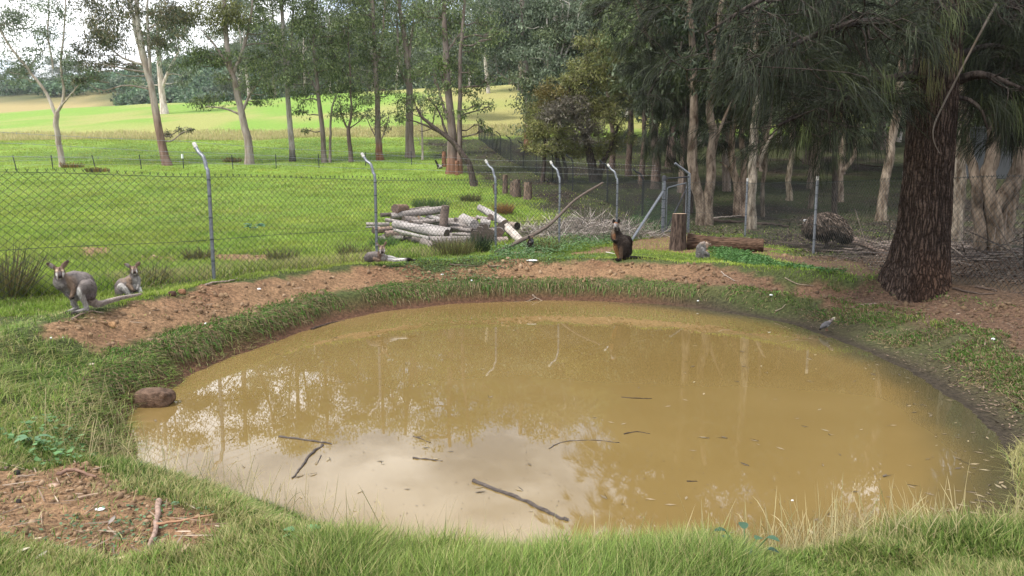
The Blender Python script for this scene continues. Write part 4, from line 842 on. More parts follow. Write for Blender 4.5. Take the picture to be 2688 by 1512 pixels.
for px in np.arange(640, 1420, 46): spots.append((px+RNG.uniform(-20, 20), RNG.uniform(150, 200), RNG.uniform(1.2, 1.55)))
for px in np.arange(1300, 2800, 75): spots.append((px+RNG.uniform(-25, 25), RNG.uniform(110, 130), RNG.uniform(1.1, 1.35)))
for px in np.arange(1750, 2900, 120): spots.append((px+RNG.uniform(-40, 40), RNG.uniform(36, 50), RNG.uniform(.7, .9)))
used = set()
for i, (px, Y, s) in enumerate(spots):
    X = (px-1344)/FPX*Y
    if 1240 < px < 1370 and Y < 105: continue
    j = i % 4 if Y > 56 else 1; loc = (X, Y, H1(X, Y)); rz = RNG.uniform(0, 6.28)
    if j not in used:
        used.add(j); o = protos[j]; o.location = loc; o.rotation_euler = (0, 0, rz); o.scale = (s, s, s)
    else: copy_tree(protos[j], loc, rz, s)
LBR = 'tall thin gum on the far left skyline ridge'
for i, (px, Y) in enumerate([(-40, 300), (5, 320), (30, 300), (55, 330), (82, 310), (120, 330), (150, 350), (185, 335), (215, 345), (240, 330)]):
    X = (px-1344)/FPX*Y; copy_tree(protos[i % 4], (X, Y, H1(X, Y)-1), i*1.3, RNG.uniform(.9, 1.25), LBR, 'skyline gum trees on the far ridge')
# far hillside wood: one mass
mb = MB(); n = 1500; px = RNG.uniform(-60, 1500, n); Y = RNG.uniform(178, 420, n); X = (px-1344)/FPX*Y
k = ~((px < 30) & (Y < 290)) & ~((px < 350) & (Y < 250-.0*px)) & ~((px < 520) & (Y < 215)); X, Y = X[k], Y[k]; Z = Hg(X, Y)
for x, y, z in zip(X, Y, Z):
    r = RNG.uniform(2.4, 4.2); cols = [(.06, .115, .065), (.095, .165, .08), (.14, .21, .10)] if RNG.random() < .7 else [(.09, .125, .075), (.13, .165, .10)]
    m_ = 150; s = nrm(RNG.normal(size=(m_, 3))); s[:, 2] = np.abs(s[:, 2])*1.0; P = np.array([x, y, z+r*.35])+s*np.array([r, r, r*.95])*RNG.uniform(.8, 1.08, (m_, 1))
    kites(mb, P, RNG.normal(size=(m_, 3))+s*.3, 1.1, .75, pal(cols, m_, .25)*RNG.uniform(.8, 1.2), nz=s+RNG.normal(size=(m_, 3))*.5)
tag(mb.build('hillside_wood', M_leaf), 'dense green scrub wood covering the far hill', 'wood', kind='stuff')

# ---- casuarinas with drooping needles
CN = [(.013, .018, .009), (.023, .031, .014), (.040, .051, .020), (.028, .031, .019)]
CNY = [(.07, .085, .025), (.055, .075, .025)]
def tufts(mb, P, D, n, L, w, cols, dr=(.1, .9)):
    for p, d in zip(P, D):
        m_ = n; a = nrm(RNG.normal(size=(m_, 3)))*.62+np.asarray(d)*1.15; a[:, 2] -= .1
        base = np.asarray(p)+RNG.normal(size=(m_, 3))*.05-np.asarray(d)*RNG.uniform(0, .25, (m_, 1))
        c = pal(cols if RNG.random() < .85 else CNY, m_, .3)*RNG.uniform(.45, 1.25)
        strips(mb, base, a, L*RNG.uniform(.5, 1.15, m_), RNG.uniform(*dr, m_), w, c, seg=3)
def casu_branch(wood, need, pts, r0, nt, spread, L, w, n=44, C=(.06, .05, .045), start=.25, cols=CN, avoid=None):
    S = spline(pts, 18); tube(wood, S, np.linspace(r0, .012, 18), ns=8, C=C, cap=False)
    ln = len(S)
    for k in range(nt):
        t = RNG.uniform(start, 1)**.8; i = min(ln-1, int(t*ln)); b = S[i]; dirn = nrm(S[min(i+1, ln-1)]-S[max(i-1, 0)])
        off = RNG.normal(size=3)*spread*np.array([1, 1, .55]); off[2] -= .12*spread; e = b+off
        if avoid is not None and avoid(e): continue
        limb(wood, b, e, max(.006, r0*.22*(1-t)+.005), .003, wob=.12, C=C, ns=4)
        tufts(need, [e], [nrm(off+dirn*.3)], n, L, w, cols)
# the big trunk
tb = gnd(2398, 738, 5); root = empty('casuarina_tree', tuple(tb), 'huge dark rough barked trunk with drooping needle branches at the right of the pond', 'tree')
Yt = tb.y; Pts = [(2398, 800), (2400, 768), (2402, 740), (2412, 690), (2425, 600), (2434, 500), (2440, 400), (2448, 300), (2456, 200), (2466, 100), (2476, 0), (2500, -260), (2520, -620)]
Rpx = [106, 96, 86, 74, 63, 58, 57, 55, 54, 52, 49, 44, 36]
wood = MB(); S0 = np.array([tuple(at(x, y, Yt)) for x, y in Pts]); nS = 260; S = spline(S0, nS); R = np.interp(np.linspace(0, 1, nS), np.linspace(0, 1, len(Rpx)), Rpx)*Yt/FPX
def near_trunk(e): return abs(e[0]-(tb.x+.16))<.42 and e[1] < Yt+.35 and e[2] < at(2440, 95, Yt).z
def bark_disp(RR, th, P):
    z = P[:, 2:3]; t = th[None]+.25*(vnoise(z*.9, z*0, 0, 3)-.5)
    lobes = 1+.08*np.cos(2*t+2.2)*np.exp(-np.maximum(z-tb.z, 0)/.9)+.06*np.cos(3*t+.4)*np.exp(-np.maximum(z-tb.z, 0)/1.6)
    zz = z+.10*vnoise(np.cos(th)[None]*5, np.sin(th)[None]*5, z*2, 8)
    f = np.abs(vnoise(np.cos(th)[None]*6.5, np.sin(th)[None]*6.5, zz*1.7, 21)-.5)*2; f2 = np.abs(vnoise(np.cos(th)[None]*15, np.sin(th)[None]*15, zz*4.5, 22)-.5)*2
    rid = np.minimum(f*2.2, 1)*.6+np.minimum(f2*2, 1)*.4
    return RR*lobes*(.94+.09*rid)
ns = 240; th = np.linspace(0, 2*math.pi, ns, endpoint=False)
zz = S[:, 2:3]; f = np.abs(vnoise(np.cos(th)[None]*6.5, np.sin(th)[None]*6.5, zz*1.7, 21)-.5)*2
C = np.array([.092, .066, .052])*np.ones((nS, ns, 3)); red = sstep(.62, .18, zz-tb.z+.25*(vnoise(np.cos(th)[None]*2, np.sin(th)[None]*2, zz*2, 31)-.5))*sstep(-.35, .35, -np.sin(th+1.9))[None]
C = C*(1-red[..., None])+np.array([.105, .066, .047])*red[..., None]; C *= (.75+.5*vnoise(np.cos(th)[None]*3, np.sin(th)[None]*3, zz*1.2, 33))[..., None]
C = C.reshape(-1, 3); k0 = wood.n
P = S; tube(wood, P, R, ns=ns, C=None, disp=bark_disp, cap=False); wood.C[-1] = C.astype(np.float32)
wood.build('trunk', M_trunk, root, tb)
def A_(pts, Y): return [at(p[0], p[1], Y+(p[2] if len(p) > 2 else 0)) for p in pts]
need = MB(); wood = MB()
BR = [([(2410, 196), (2295, 217, -.2), (2207, 276, -.5), (2120, 297, -.8), (2040, 330, -1.0)], .06, 26, .42),
      ([(2396, 273), (2347, 260, -.3), (2260, 262, -.4), (2190, 282, -.6), (2100, 320, -.5)], .055, 18, .38),
      ([(2515, 210), (2571, 196, -.2), (2634, 213, -.4), (2720, 250, -.6)], .07, 14, .40),
      ([(2513, 255), (2550, 266, -.1), (2578, 294, -.2), (2592, 339, -.2)], .035, 5, .18),
      ([(2450, 120), (2330, 60, -.8), (2200, 70, -1.4), (2060, 130, -1.8), (1960, 190, -2.0)], .06, 34, .55),
      ([(2460, 20), (2330, -60, -.5), (2150, -60, -1.0), (1980, 10, -1.2), (1850, 90, -1.2)], .06, 34, .55),
      ([(2460, 80), (2440, 60, -.7), (2420, 70, -1.1), (2405, 95, -1.3)], .035, 9, .22),
      ([(2450, -40), (2460, -10, -.8), (2480, 20, -1.2)], .035, 8, .25),
      ([(2500, 60), (2600, 0, -.3), (2700, 40, -.5), (2790, 120, -.6)], .05, 22, .5),
      ([(2500, 150), (2600, 120, .4), (2690, 150, .5), (2780, 250, .5)], .045, 18, .45),
      ([(2480, -100), (2300, -180, .3), (2100, -160, .2), (1900, -100, .5)], .06, 26, .6),
      ([(2490, -200), (2600, -260, -.3), (2750, -200, -.4)], .05, 18, .6),
      ([(2495, -300), (2300, -380, .3), (2050, -330, .4)], .06, 24, .7), ([(2500, -420), (2650, -520, 0), (2800, -450)], .05, 20, .7), ([(2510, -500), (2350, -640, .2), (2200, -600)], .05, 22, .7)]
for pts, r0, nt, spd in BR: casu_branch(wood, need, A_(pts, Yt), r0, int(nt*1.8), spd, .34, .0056, n=46, avoid=near_trunk)
wood.build('limbs', M_barkdark, root, tb); need.build('needles', M_needle, root, tb)
mb = MB(); V_ = A_([(2617, 7, -.5), (2581, 72, -.5), (2523, 183, -.5), (2467, 293, -.45), (2450, 338, -.45), (2452, 373, -.45), (2466, 402, -.45)], Yt); tube(mb, spline(V_, 30), np.linspace(.017, .005, 30), ns=7, C=(.16, .14, .12))
mb.build('bare_hanging_branch', M_gum, root, tb)
mb = MB(); 
for a_ in ((2425, 140), (2450, 128), (2475, 130), (2500, 140), (2440, 210), (2460, 206)):
    p0 = at(a_[0], a_[1], Yt-.50); strips(mb, np.tile(np.array(p0), (34, 1))+RNG.normal(size=(34, 3))*.04, np.tile([[0, -.1, -1.]], (34, 1))+RNG.normal(size=(34, 3))*.16, RNG.uniform(.08, .34, 34), .3, .005, pal([(.12, .12, .04), (.09, .10, .035), (.16, .14, .06)], 34), seg=3)
mb.build('hanging_moss', M_needle, root, tb)
def casuarina(label, base, y0, trunk, r0, branches, L=.4, w=.009, n=40, cols=CN, bark=(.08, .065, .055)):
    b = gnd(*base, y0); Y0 = b.y; root = empty('casuarina_tree', tuple(b), label, 'tree'); wood = MB(); need = MB()
    P = A_(trunk, Y0); P[0] = Vector((b.x, b.y, b.z-.2)); S = spline(P, 30); tube(wood, S, np.linspace(r0, r0*.25, 30), ns=12, C=bark); wood.build('trunk', M_barkdark, root, b); wood = MB()
    for pts, rr, nt, spd in branches: casu_branch(wood, need, A_(pts, Y0), rr, int(nt*1.8), spd, L, w, n=n, start=.1, cols=cols)
    wood.build('limbs', M_barkdark, root, b); need.build('needles', M_needle, root, b); return root
def fan(x0, y0, x1, y1, dY, r, nt, spd, arch=-30):
    return ([(x0, y0), ((x0+x1)/2, (y0+y1)/2+arch, dY/2), (x1, y1, dY)], r, nt, spd)
B2 = []
for x1, y1, dY in ((1560, 40, -2), (1650, 120, -3), (1690, 330, -3.5), (1700, 250, -4), (1720, 400, -3), (1780, 180, -4), (1800, 330, -4), (1860, 90, -4), (1900, 230, -3.5), (1950, 330, -2.5), (1980, 120, -2), (1660, -60, -2), (1760, -120, -3), (1900, -80, -2), (1700, 60, -4), (1830, -30, -4), (1600, -160, -1), (1550, -40, 1), (1650, 200, 1.5), (1750, 420, -2), (1880, 400, -1.5)):
    t = RNG.uniform(0, 1); ys = min(y1-20, 260)-RNG.uniform(30, 120); B2.append(fan(1806+RNG.uniform(-6, 6), ys, x1, y1, dY, .05, 24, .6, -40))
casuarina('dark weeping casuarina with long drooping needles left of the twin paperbark', (1806, 560), 15, [(1806, 560), (1808, 460), (1806, 300), (1800, 120), (1795, -80), (1790, -330), (1785, -620)], .22, B2+[fan(1795, -100, 1600, -220, -2, .05, 26, .8), fan(1795, -200, 1560, -330, -3, .05, 26, .8), fan(1790, -300, 1950, -330, -2, .05, 26, .8), fan(1790, -350, 1650, -480, -1, .05, 26, .8), fan(1790, -450, 1900, -560, -1, .05, 24, .8), fan(1790, -150, 1950, -230, -3, .05, 24, .8), fan(1785, -500, 1760, -700, 0, .05, 30, .8), fan(1790, -250, 1500, -250, -3, .05, 26, .7), fan(1790, -380, 1480, -420, -3, .05, 24, .7)], L=.55, w=.011, n=42)
B3 = [fan(2180+RNG.uniform(-10, 10), min(y1-20, 200)-RNG.uniform(20, 100), x1, y1, dY, .045, 22, .55, -30) for x1, y1, dY in ((2040, 60, -1), (2080, 200, -1), (2120, 330, -1.5), (2200, 250, -2), (2260, 120, -1), (2330, 230, -1), (2290, 330, -1), (2380, 60, 0), (2150, 20, -2), (2240, -40, -1), (2050, -60, 0), (2330, -90, 0), (2180, 400, -.5), (2070, 380, -1), (2200, 140, -2), (2120, 120, -2))]
casuarina('thin trunked casuarina whose needles hang above the emu', (2190, 560), 12, [(2190, 560), (2192, 420), (2188, 250), (2184, 60), (2180, -200), (2175, -420)], .12, B3+[fan(2180, -150, 2050, -260, -1, .04, 22, .7), fan(2180, -250, 2330, -350, -1, .04, 22, .7), fan(2176, -350, 2150, -480, 0, .04, 24, .7)]+[fan(2178, -200, x_, y_, d_, .04, 24, .7) for x_, y_, d_ in ((2250, -300, -1), (2310, -430, 0), (2210, -420, 1), (2270, -220, -2), (2120, -300, -1.5), (2360, -260, 1), (2060, -400, 0))], L=.5, w=.010, n=40)
B4 = [fan(2700, min(y1-20, 150)-RNG.uniform(20, 100), x1, y1, dY, .045, 20, .5, -30) for x1, y1, dY in ((2560, 40, -1), (2590, 180, -1), (2620, 300, -1.5), (2680, 250, -2), (2640, 380, -1), (2720, 380, -1), (2560, 120, 0), (2660, 60, -2), (2600, -60, -1), (2750, 150, -1), (2540, 330, .5))]
casuarina('casuarina at the right edge with needles hanging over the shaggy paperbark', (2705, 700), 8, [(2705, 700), (2705, 500), (2700, 250), (2700, 0), (2700, -300)], .10, B4, L=.42, w=.008, n=40)
# ---------------------------------------------------------------- animals: one continuous remeshed body each
def icos(sub=2):
    import bmesh
    bm = bmesh.new(); bmesh.ops.create_icosphere(bm, subdivisions=sub, radius=1); V = np.array([v.co[:] for v in bm.verts]); F = np.array([[v.index for v in f.verts] for f in bm.faces]); bm.free(); return V, F
ICO = icos(3)
def rotm(ax, ay, az):
    return np.array(Matrix.Rotation(az, 3, 'Z') @ Matrix.Rotation(ay, 3, 'Y') @ Matrix.Rotation(ax, 3, 'X'))
def creature(name, label, cat, anchor, scale, origin, prims, paint=(), eyes=(), voxel=None, fur=None, Yd=None, mpp_mul=1.0, y0=5, flow=(.1, 0, -1), yawfix=0.0, group=None, smooth=4, extra=None, zoff=0.0):
    """anchor: photo px of the standing point; scale: crop px per photo px; origin: crop px of the anchor; prims in crop px (x, y, depth)"""
    b = gnd(anchor[0], anchor[1], y0); k = b.y/FPX/scale*mpp_mul; b.z += zoff
    kx = math.cos(math.atan2(b.x, b.y))
    def W(p): return np.array([(p[0]-origin[0])*k*kx, (p[2] if len(p) > 2 else 0)*k, -(p[1]-origin[1])*k-(p[2] if len(p) > 2 else 0)*k*(CAMZ-b.z)/b.y*.9])
    mb = MB(); caps = []; ells = []
    for pr in prims:
        if pr[0] == 'c':
            pts = pr[1]; col = pr[2]
            for a, c in zip(pts[:-1], pts[1:]):
                A, B = W(a[:3]), W(c[:3]); ra, rb = a[3]*k, c[3]*k; caps.append((A, B, ra, rb, col)); n = max(3, int(np.linalg.norm(B-A)/(min(ra, rb)*.35)))
                n = min(n, 14)
                for t in np.linspace(0, 1, n): V = A*(1-t)+B*t+ICO[0]*(ra*(1-t)+rb*t); mb.add(V, T=ICO[1])
        else:
            c = W(pr[1]); r = np.array(pr[2], float)*k; r = np.array([r[0], r[2], r[1]]); M = rotm(*(pr[4] if len(pr) > 4 else (0, 0, 0)))
            mb.add(c+(ICO[0]*r) @ M.T, T=ICO[1]); ells.append((c, r, M, pr[3]))
    tmp = mb.build('tmp', M_fur, None, None); md = tmp.modifiers.new('r', 'REMESH'); md.mode = 'VOXEL'; md.voxel_size = (voxel or 5)*k; md.use_smooth_shade = True
    ms = tmp.modifiers.new('s', 'SMOOTH'); ms.iterations = smooth; ms.factor = .6
    dg = bpy.context.evaluated_depsgraph_get(); me = bpy.data.meshes.new_from_object(tmp.evaluated_get(dg)); old = tmp.data; bpy.data.objects.remove(tmp); bpy.data.meshes.remove(old)
    n = len(me.vertices); V = np.zeros(n*3, np.float32); me.vertices.foreach_get('co', V); V = V.reshape(-1, 3).astype(float)
    ds = []; cs = []
    for A, B, ra, rb, col in caps:
        e = B-A; t = np.clip(((V-A) @ e)/max(e @ e, 1e-12), 0, 1); ds.append(np.linalg.norm(V-A-t[:, None]*e, axis=1)-(ra*(1-t)+rb*t)); cs.append(col)
    for c, r, M, col in ells:
        q = (V-c) @ M; ds.append((np.linalg.norm(q/r, axis=1)-1)*r.min()); cs.append(col)
    D = np.stack(ds, 1)/k; Wt = np.exp(-np.clip(D-D.min(1)[:, None], 0, 60)/6.0); Wt /= Wt.sum(1)[:, None]; C = Wt @ np.array(cs, float)
    for c, r, col, st in paint:
        c = W(c); r = np.array(r, float)*k; r = np.array([r[0], r[2], r[1]]); q = np.linalg.norm((V-c)/r, axis=1); w = sstep(1.25, .75, q)*st; C = mixc(C, col, w)
    C *= (.8+.4*vnoise(V[:, 0]/k/30, V[:, 1]/k/30, V[:, 2]/k/30, 9))[:, None]
    me.calc_loop_triangles(); T = np.zeros(len(me.loop_triangles)*3, np.int32); me.loop_triangles.foreach_get('vertices', T); T = T.reshape(-1, 3)
    bpy.data.meshes.remove(me)
    root = empty(name, tuple(b), label, cat, group, rz=-math.atan2(b.x, b.y)+yawfix)
    mb = MB(); mb.add(V, T=T, C=C); body = mb.build('body', M_fur, root)
    if fur:
        N_, L, wd = fur; a, c, d = V[T[:, 0]], V[T[:, 1]], V[T[:, 2]]; nn = np.cross(c-a, d-a); ar = np.linalg.norm(nn, axis=1); nn = nrm(nn); idx = RNG.choice(len(T), N_, p=ar/ar.sum())
        u = RNG.random((N_, 2)); f = u.sum(1) > 1; u[f] = 1-u[f]; P = a[idx]+(c-a)[idx]*u[:, :1]+(d-a)[idx]*u[:, 1:]; col = C[T[idx, 0]]*RNG.uniform(.62, 1.38, (N_, 1))
        fl = np.asarray(flow, float); dirv = nn[idx]*.45+fl[None]*.8+RNG.normal(size=(N_, 3))*.22
        mb = MB(); strips(mb, P-nn[idx]*.3*wd*k, dirv, L*k*RNG.uniform(.6, 1.2, N_), .2, wd*k, np.clip(col, .003, .9), seg=2); mb.build('fur_coat', M_fur, root)
    for e in eyes:
        c = W(e[:3]); mb = MB(); mb.add(c+ICO[0]*e[3]*k*np.array([1, .7, .9]), T=ICO[1]); mb.build('eye', M_eye, root)
    if extra: extra(root, W, k)
    return root
FG = (.175, .15, .138); FR = (.25, .175, .125); FP = (.34, .31, .285); FW = (.62, .59, .55); FB = (.018, .015, .014); FBr = (.17, .115, .085)
# wallaby A  (crop 120,660 x8.05)
headA = lambda x, y, d, s=1.0, w=FBr: [('e', (x, y-10*s, d), (92*s, 100*s, 90*s), w), ('c', [(x, y+5*s, d-50*s, 78*s), (x+5*s, y+70*s, d-120*s, 52*s), (x+5*s, y+105*s, d-150*s, 36*s)], FBr)]
def facepaint(x, y, d, s=1.0, st=1.0):
    return [((x-62*s, y+70*s, d-90*s), (22*s, 85*s, 90*s), FW, .95*st), ((x+72*s, y+62*s, d-90*s), (22*s, 85*s, 90*s), FW, .95*st), ((x+5*s, y+150*s, d-130*s), (55*s, 28*s, 70*s), FW, .95*st),
            ((x+5*s, y+100*s, d-180*s), (36*s, 42*s, 60*s), FB, 1.0), ((x+5*s, y+40*s, d-140*s), (38*s, 50*s, 60*s), (.10, .085, .09), .8), ((x+8*s, y-60*s, d-80*s), (16*s, 60*s, 60*s), (.035, .022, .018), .85),
            ((x-62*s, y-32*s, d-70*s), (38*s, 20*s, 50*s), (.55, .42, .30), .9), ((x+70*s, y-34*s, d-70*s), (38*s, 20*s, 50*s), (.55, .42, .30), .9)]
def ears(a0, a1, b0, b1, d, w=42, col=FBr, dep=14):
    out = []
    for p0, p1 in ((a0, a1), (b0, b1)):
        cx, cy = (p0[0]+p1[0])/2, (p0[1]+p1[1])/2; ln = math.hypot(p1[0]-p0[0], p1[1]-p0[1])/2; ang = math.atan2(p1[0]-p0[0], -(p1[1]-p0[1]))
        out.append(('e', (cx, cy, d), (w, ln*1.12, dep), col, (0, ang, 0)))
        out.append(('c', [(p0[0], p0[1], d, w*.62), (cx, cy, d+4, w*.42)], col))
    return out
pr = headA(365, 400, 0)+ears((285, 320), (125, 195), (405, 315), (550, 165), 10, 46)+[
    ('c', [(365, 430, 20, 80), (345, 560, 70, 110), (400, 620, 110, 150), (520, 640, 150, 185)], FG), ('e', (330, 590, 60), (100, 95, 100), FP),
    ('c', [(480, 590, 140, 170), (660, 580, 170, 205), (800, 640, 190, 240), (900, 780, 190, 190)], FG), ('e', (560, 700, 120), (150, 150, 130), FP), ('e', (660, 900, 190), (150, 110, 120), FP),
    ('c', [(540, 560, 20, 70), (590, 700, -10, 62), (620, 800, -30, 45), (580, 900, -60, 32), (560, 950, -70, 26)], FR), ('c', [(560, 950, -70, 26), (590, 965, -90, 20), (630, 950, -95, 10)], FB), ('c', [(560, 950, -70, 24), (535, 980, -90, 10)], FB), ('c', [(575, 960, -80, 22), (560, 985, -95, 10)], FB),
    ('c', [(440, 650, 150, 60), (440, 800, 130, 42), (490, 900, 60, 28), (520, 920, 30, 20)], FG),
    ('e', (910, 760, 40), (175, 200, 120), FG, (0, .25, 0)), ('c', [(880, 720, -20, 130), (800, 800, -60, 95), (770, 860, -75, 70)], FG), ('e', (930, 900, 60), (140, 120, 120), (.16, .13, .125)),
    ('c', [(775, 850, -70, 62), (800, 960, -60, 52), (850, 1100, -30, 42), (875, 1205, -20, 40)], FP), ('c', [(870, 1215, -20, 38), (760, 1235, -60, 30), (640, 1262, -110, 26), (560, 1275, -150, 18)], FP), ('c', [(650, 1262, -110, 26), (590, 1272, -150, 24), (490, 1285, -180, 10)], (.06, .05, .045)),
    ('c', [(600, 980, 200, 60), (600, 1080, 200, 48), (650, 1180, 220, 44)], FP), ('c', [(660, 1190, 220, 42), (560, 1215, 160, 34), (470, 1245, 110, 26)], FP), ('c', [(470, 1245, 110, 26), (400, 1265, 60, 20), (310, 1300, 20, 8)], (.06, .05, .045)),
    ('c', [(900, 950, 130, 120), (980, 1040, 170, 90), (1080, 1110, 220, 72), (1200, 1110, 320, 55), (1400, 1060, 480, 45), (1650, 1005, 700, 38), (1900, 975, 950, 30), (2200, 930, 1250, 16)], (.33, .27, .235))]
pa = facepaint(365, 400, 0)+[((200, 270, 0), (45, 70, 12), FP, .6), ((470, 480, 60), (60, 60, 100), FR, .7), ((600, 640, 20), (110, 160, 120), FR, .5), ((740, 860, -100), (48, 120, 80), FW, .8), ((340, 650, 60), (90, 60, 140), FP, .7), ((1010, 980, 100), (60, 60, 120), (.05, .035, .03), .6),
                              ((140, 205, 0), (30, 25, 40), (.04, .03, .03), .8), ((540, 180, 0), (26, 36, 40), (.04, .03, .03), .7)]
creature('wallaby', 'larger grey wallaby standing hunched at the left, tail trailing right', 'wallaby', (226, 820), 8.05, (850, 1268), pr, pa, eyes=[(292, 410, -62, 20), (437, 408, -62, 20)], voxel=9, fur=(26000, 34, 5))
pr = [('e', (1910, 385, 0), (74, 82, 74), FBr), ('c', [(1910, 395, -40, 60), (1916, 440, -95, 36), (1916, 452, -110, 28)], FBr)]+ears((1845, 330), (1722, 245), (1955, 310), (2045, 222), 8, 38)+[
    ('c', [(1905, 420, 20, 62), (1900, 520, 50, 84), (1850, 600, 80, 120), (1760, 700, 110, 170), (1660, 820, 120, 160)], FG), ('e', (1640, 760, 110), (150, 210, 140), FG), ('e', (1900, 600, 40), (95, 110, 80), FP), ('e', (1850, 760, 50), (130, 150, 100), FP), ('e', (1830, 880, 60), (130, 80, 100), FP),
    ('c', [(1800, 600, 0, 60), (1770, 700, -40, 44), (1830, 780, -80, 32), (1862, 820, -95, 24)], FR), ('c', [(1862, 820, -95, 24), (1865, 850, -105, 18)], FB), ('c', [(1975, 560, 30, 45), (1985, 680, 0, 34), (1960, 780, -40, 26), (1940, 806, -60, 22)], FP), ('c', [(1940, 806, -60, 24), (1920, 820, -70, 16)], FB),
    ('e', (1580, 830, 20), (95, 140, 90), FG), ('c', [(1600, 720, -40, 62), (1680, 780, -90, 52), (1760, 900, -110, 34), (1785, 940, -110, 28)], (.40, .37, .34)), ('c', [(1940, 700, 60, 50), (1990, 800, 0, 40), (2020, 900, -30, 30), (2035, 925, -50, 22)], FW), ('c', [(1790, 940, -110, 28), (1740, 955, -170, 24)], FP), ('c', [(1560, 900, 120, 70), (1480, 940, 220, 50), (1400, 950, 380, 30)], FG)]
creature('wallaby', 'smaller grey wallaby sitting upright with pale legs against the fence', 'wallaby', (338, 778), 8.05, (1755, 950), pr, facepaint(1910, 380, 0, .62)+[((1770, 290, 0), (40, 55, 12), FP, .6), ((1700, 560, 20), (120, 90, 100), FR, .5), ((1600, 880, 0), (60, 60, 100), FP, .4)],
         eyes=[(1852, 368, -50, 14), (1952, 358, -50, 14)], voxel=8, fur=(16000, 28, 4.5))
# lying wallaby (crop 940,640 x16.1)
def hp(x, y, d, s): return [('e', (x, y-10*s, d), (88*s, 105*s, 90*s), FBr), ('c', [(x, y+5*s, d-50*s, 76*s), (x+12*s, y+80*s, d-120*s, 50*s), (x+18*s, y+120*s, d-150*s, 38*s)], FBr)]
pr = hp(1030, 520, 0, 1.35)+ears((935, 400), (775, 240), (1110, 390), (1215, 190), 20, 48)+[
    ('c', [(1020, 580, 40, 110), (980, 720, 100, 140), (900, 820, 160, 180)], FBr), ('e', (1080, 860, 90), (160, 140, 120), FP), ('c', [(880, 800, 150, 160), (700, 800, 220, 190), (520, 830, 260, 200), (420, 880, 260, 150)], FG), ('e', (850, 900, 120), (150, 120, 120), FR),
    ('c', [(1180, 860, 250, 90), (1400, 890, 260, 80), (1650, 950, 240, 52), (1900, 960, 200, 44), (2080, 960, 180, 46)], FP), ('c', [(1250, 960, 120, 50), (1500, 985, 110, 46), (1750, 985, 120, 42), (1950, 970, 140, 36)], FW), ('c', [(2080, 960, 180, 50), (2180, 970, 160, 62), (2250, 970, 150, 50)], FB), ('c', [(2250, 975, 160, 30), (2400, 1005, 200, 20), (2520, 980, 260, 10)], (.05, .04, .035)),
    ('c', [(700, 900, 60, 70), (820, 960, 20, 44), (900, 975, 0, 34)], FR)]
creature('wallaby', 'grey wallaby lying stretched out behind the red dirt bank', 'wallaby', (1004, 703), 16.1, (1030, 1010), pr, facepaint(1030, 520, 0, 1.3)+[((1090, 820, 40), (110, 120, 120), FP, .8), ((1400, 860, 200), (260, 40, 120), FW, .8), ((840, 350, 0), (40, 90, 14), FW, .7)],
         eyes=[(958, 545, -85, 26), (1112, 540, -85, 26)], voxel=15, fur=(16000, 55, 9), y0=11.2, zoff=.11)
# dark standing wallaby (crop 1560,560 x10.35)
DK = (.020, .014, .012); DG = (.040, .031, .026); OG = (.23, .125, .055); GR = (.15, .135, .12)
def dear(x, y, d, r, dep=12): return ('e', (x, y, d), (r*.85, r*1.25, dep), (.02, .015, .013))
pr = [('e', (540, 290, 0), (72, 72, 70), (.10, .065, .045)), ('c', [(540, 305, -30, 62), (538, 360, -85, 42), (536, 385, -105, 32)], GR), dear(480, 190, 15, 42), dear(618, 190, 15, 44),
      ('c', [(545, 350, 30, 66), (550, 440, 50, 100), (570, 560, 70, 125), (640, 680, 90, 165), (760, 820, 110, 215), (800, 980, 110, 190), (790, 1120, 90, 100)], DG), ('e', (500, 560, 30), (72, 140, 80), (.22, .14, .09)), ('e', (800, 800, 130), (190, 240, 140), DK, (0, .3, 0)),
      ('c', [(600, 500, 10, 60), (620, 620, -20, 48), (590, 690, -50, 34), (550, 720, -70, 26)], DG), ('c', [(550, 715, -70, 26), (510, 730, -80, 22), (495, 710, -90, 12)], FB), ('c', [(450, 540, 40, 40), (455, 640, 20, 34), (480, 710, -30, 26), (510, 735, -50, 20)], DG),
      ('e', (590, 860, 70), (90, 170, 100), OG), ('c', [(560, 800, 60, 70), (600, 1000, 60, 70), (640, 1130, 40, 45), (650, 1210, 20, 36)], OG), ('e', (790, 940, 10), (135, 190, 90), DK), ('c', [(720, 880, -20, 80), (700, 1040, -40, 52), (700, 1200, -40, 34)], (.12, .08, .055)), ('c', [(700, 1215, -40, 30), (640, 1235, -120, 24), (580, 1245, -190, 14)], FB), ('c', [(640, 1210, 30, 28), (540, 1225, -30, 18), (440, 1232, -60, 8)], FB),
      ('c', [(820, 1130, 60, 90), (900, 1180, 10, 50), (1100, 1180, -20, 44), (1350, 1192, -30, 40), (1600, 1205, -30, 26), (1740, 1215, -30, 12)], (.016, .013, .012)), ('c', [(810, 1000, 60, 120), (820, 1180, 40, 70)], DK)]
pa = [((540, 245, -20), (50, 26, 60), (.20, .09, .05), .9), ((500, 310, -50), (22, 60, 60), (.40, .36, .32), .7), ((600, 330, -40), (30, 60, 60), (.32, .28, .24), .6), ((538, 390, -120), (24, 30, 50), FB, 1), ((550, 420, -60), (60, 18, 80), (.38, .34, .3), .7), ((505, 600, -20), (45, 90, 90), (.33, .17, .09), .8), ((470, 460, 0), (50, 80, 90), (.24, .19, .14), .7), ((530, 300, -80), (26, 40, 50), (.28, .28, .30), .7)]
creature('wallaby', 'dark brown swamp wallaby standing upright with orange belly and black tail', 'wallaby', (1630, 682), 10.35, (700, 1245), pr, pa, eyes=[(495, 290, -48, 13), (592, 290, -48, 13)], voxel=9, fur=(22000, 40, 6), y0=11)
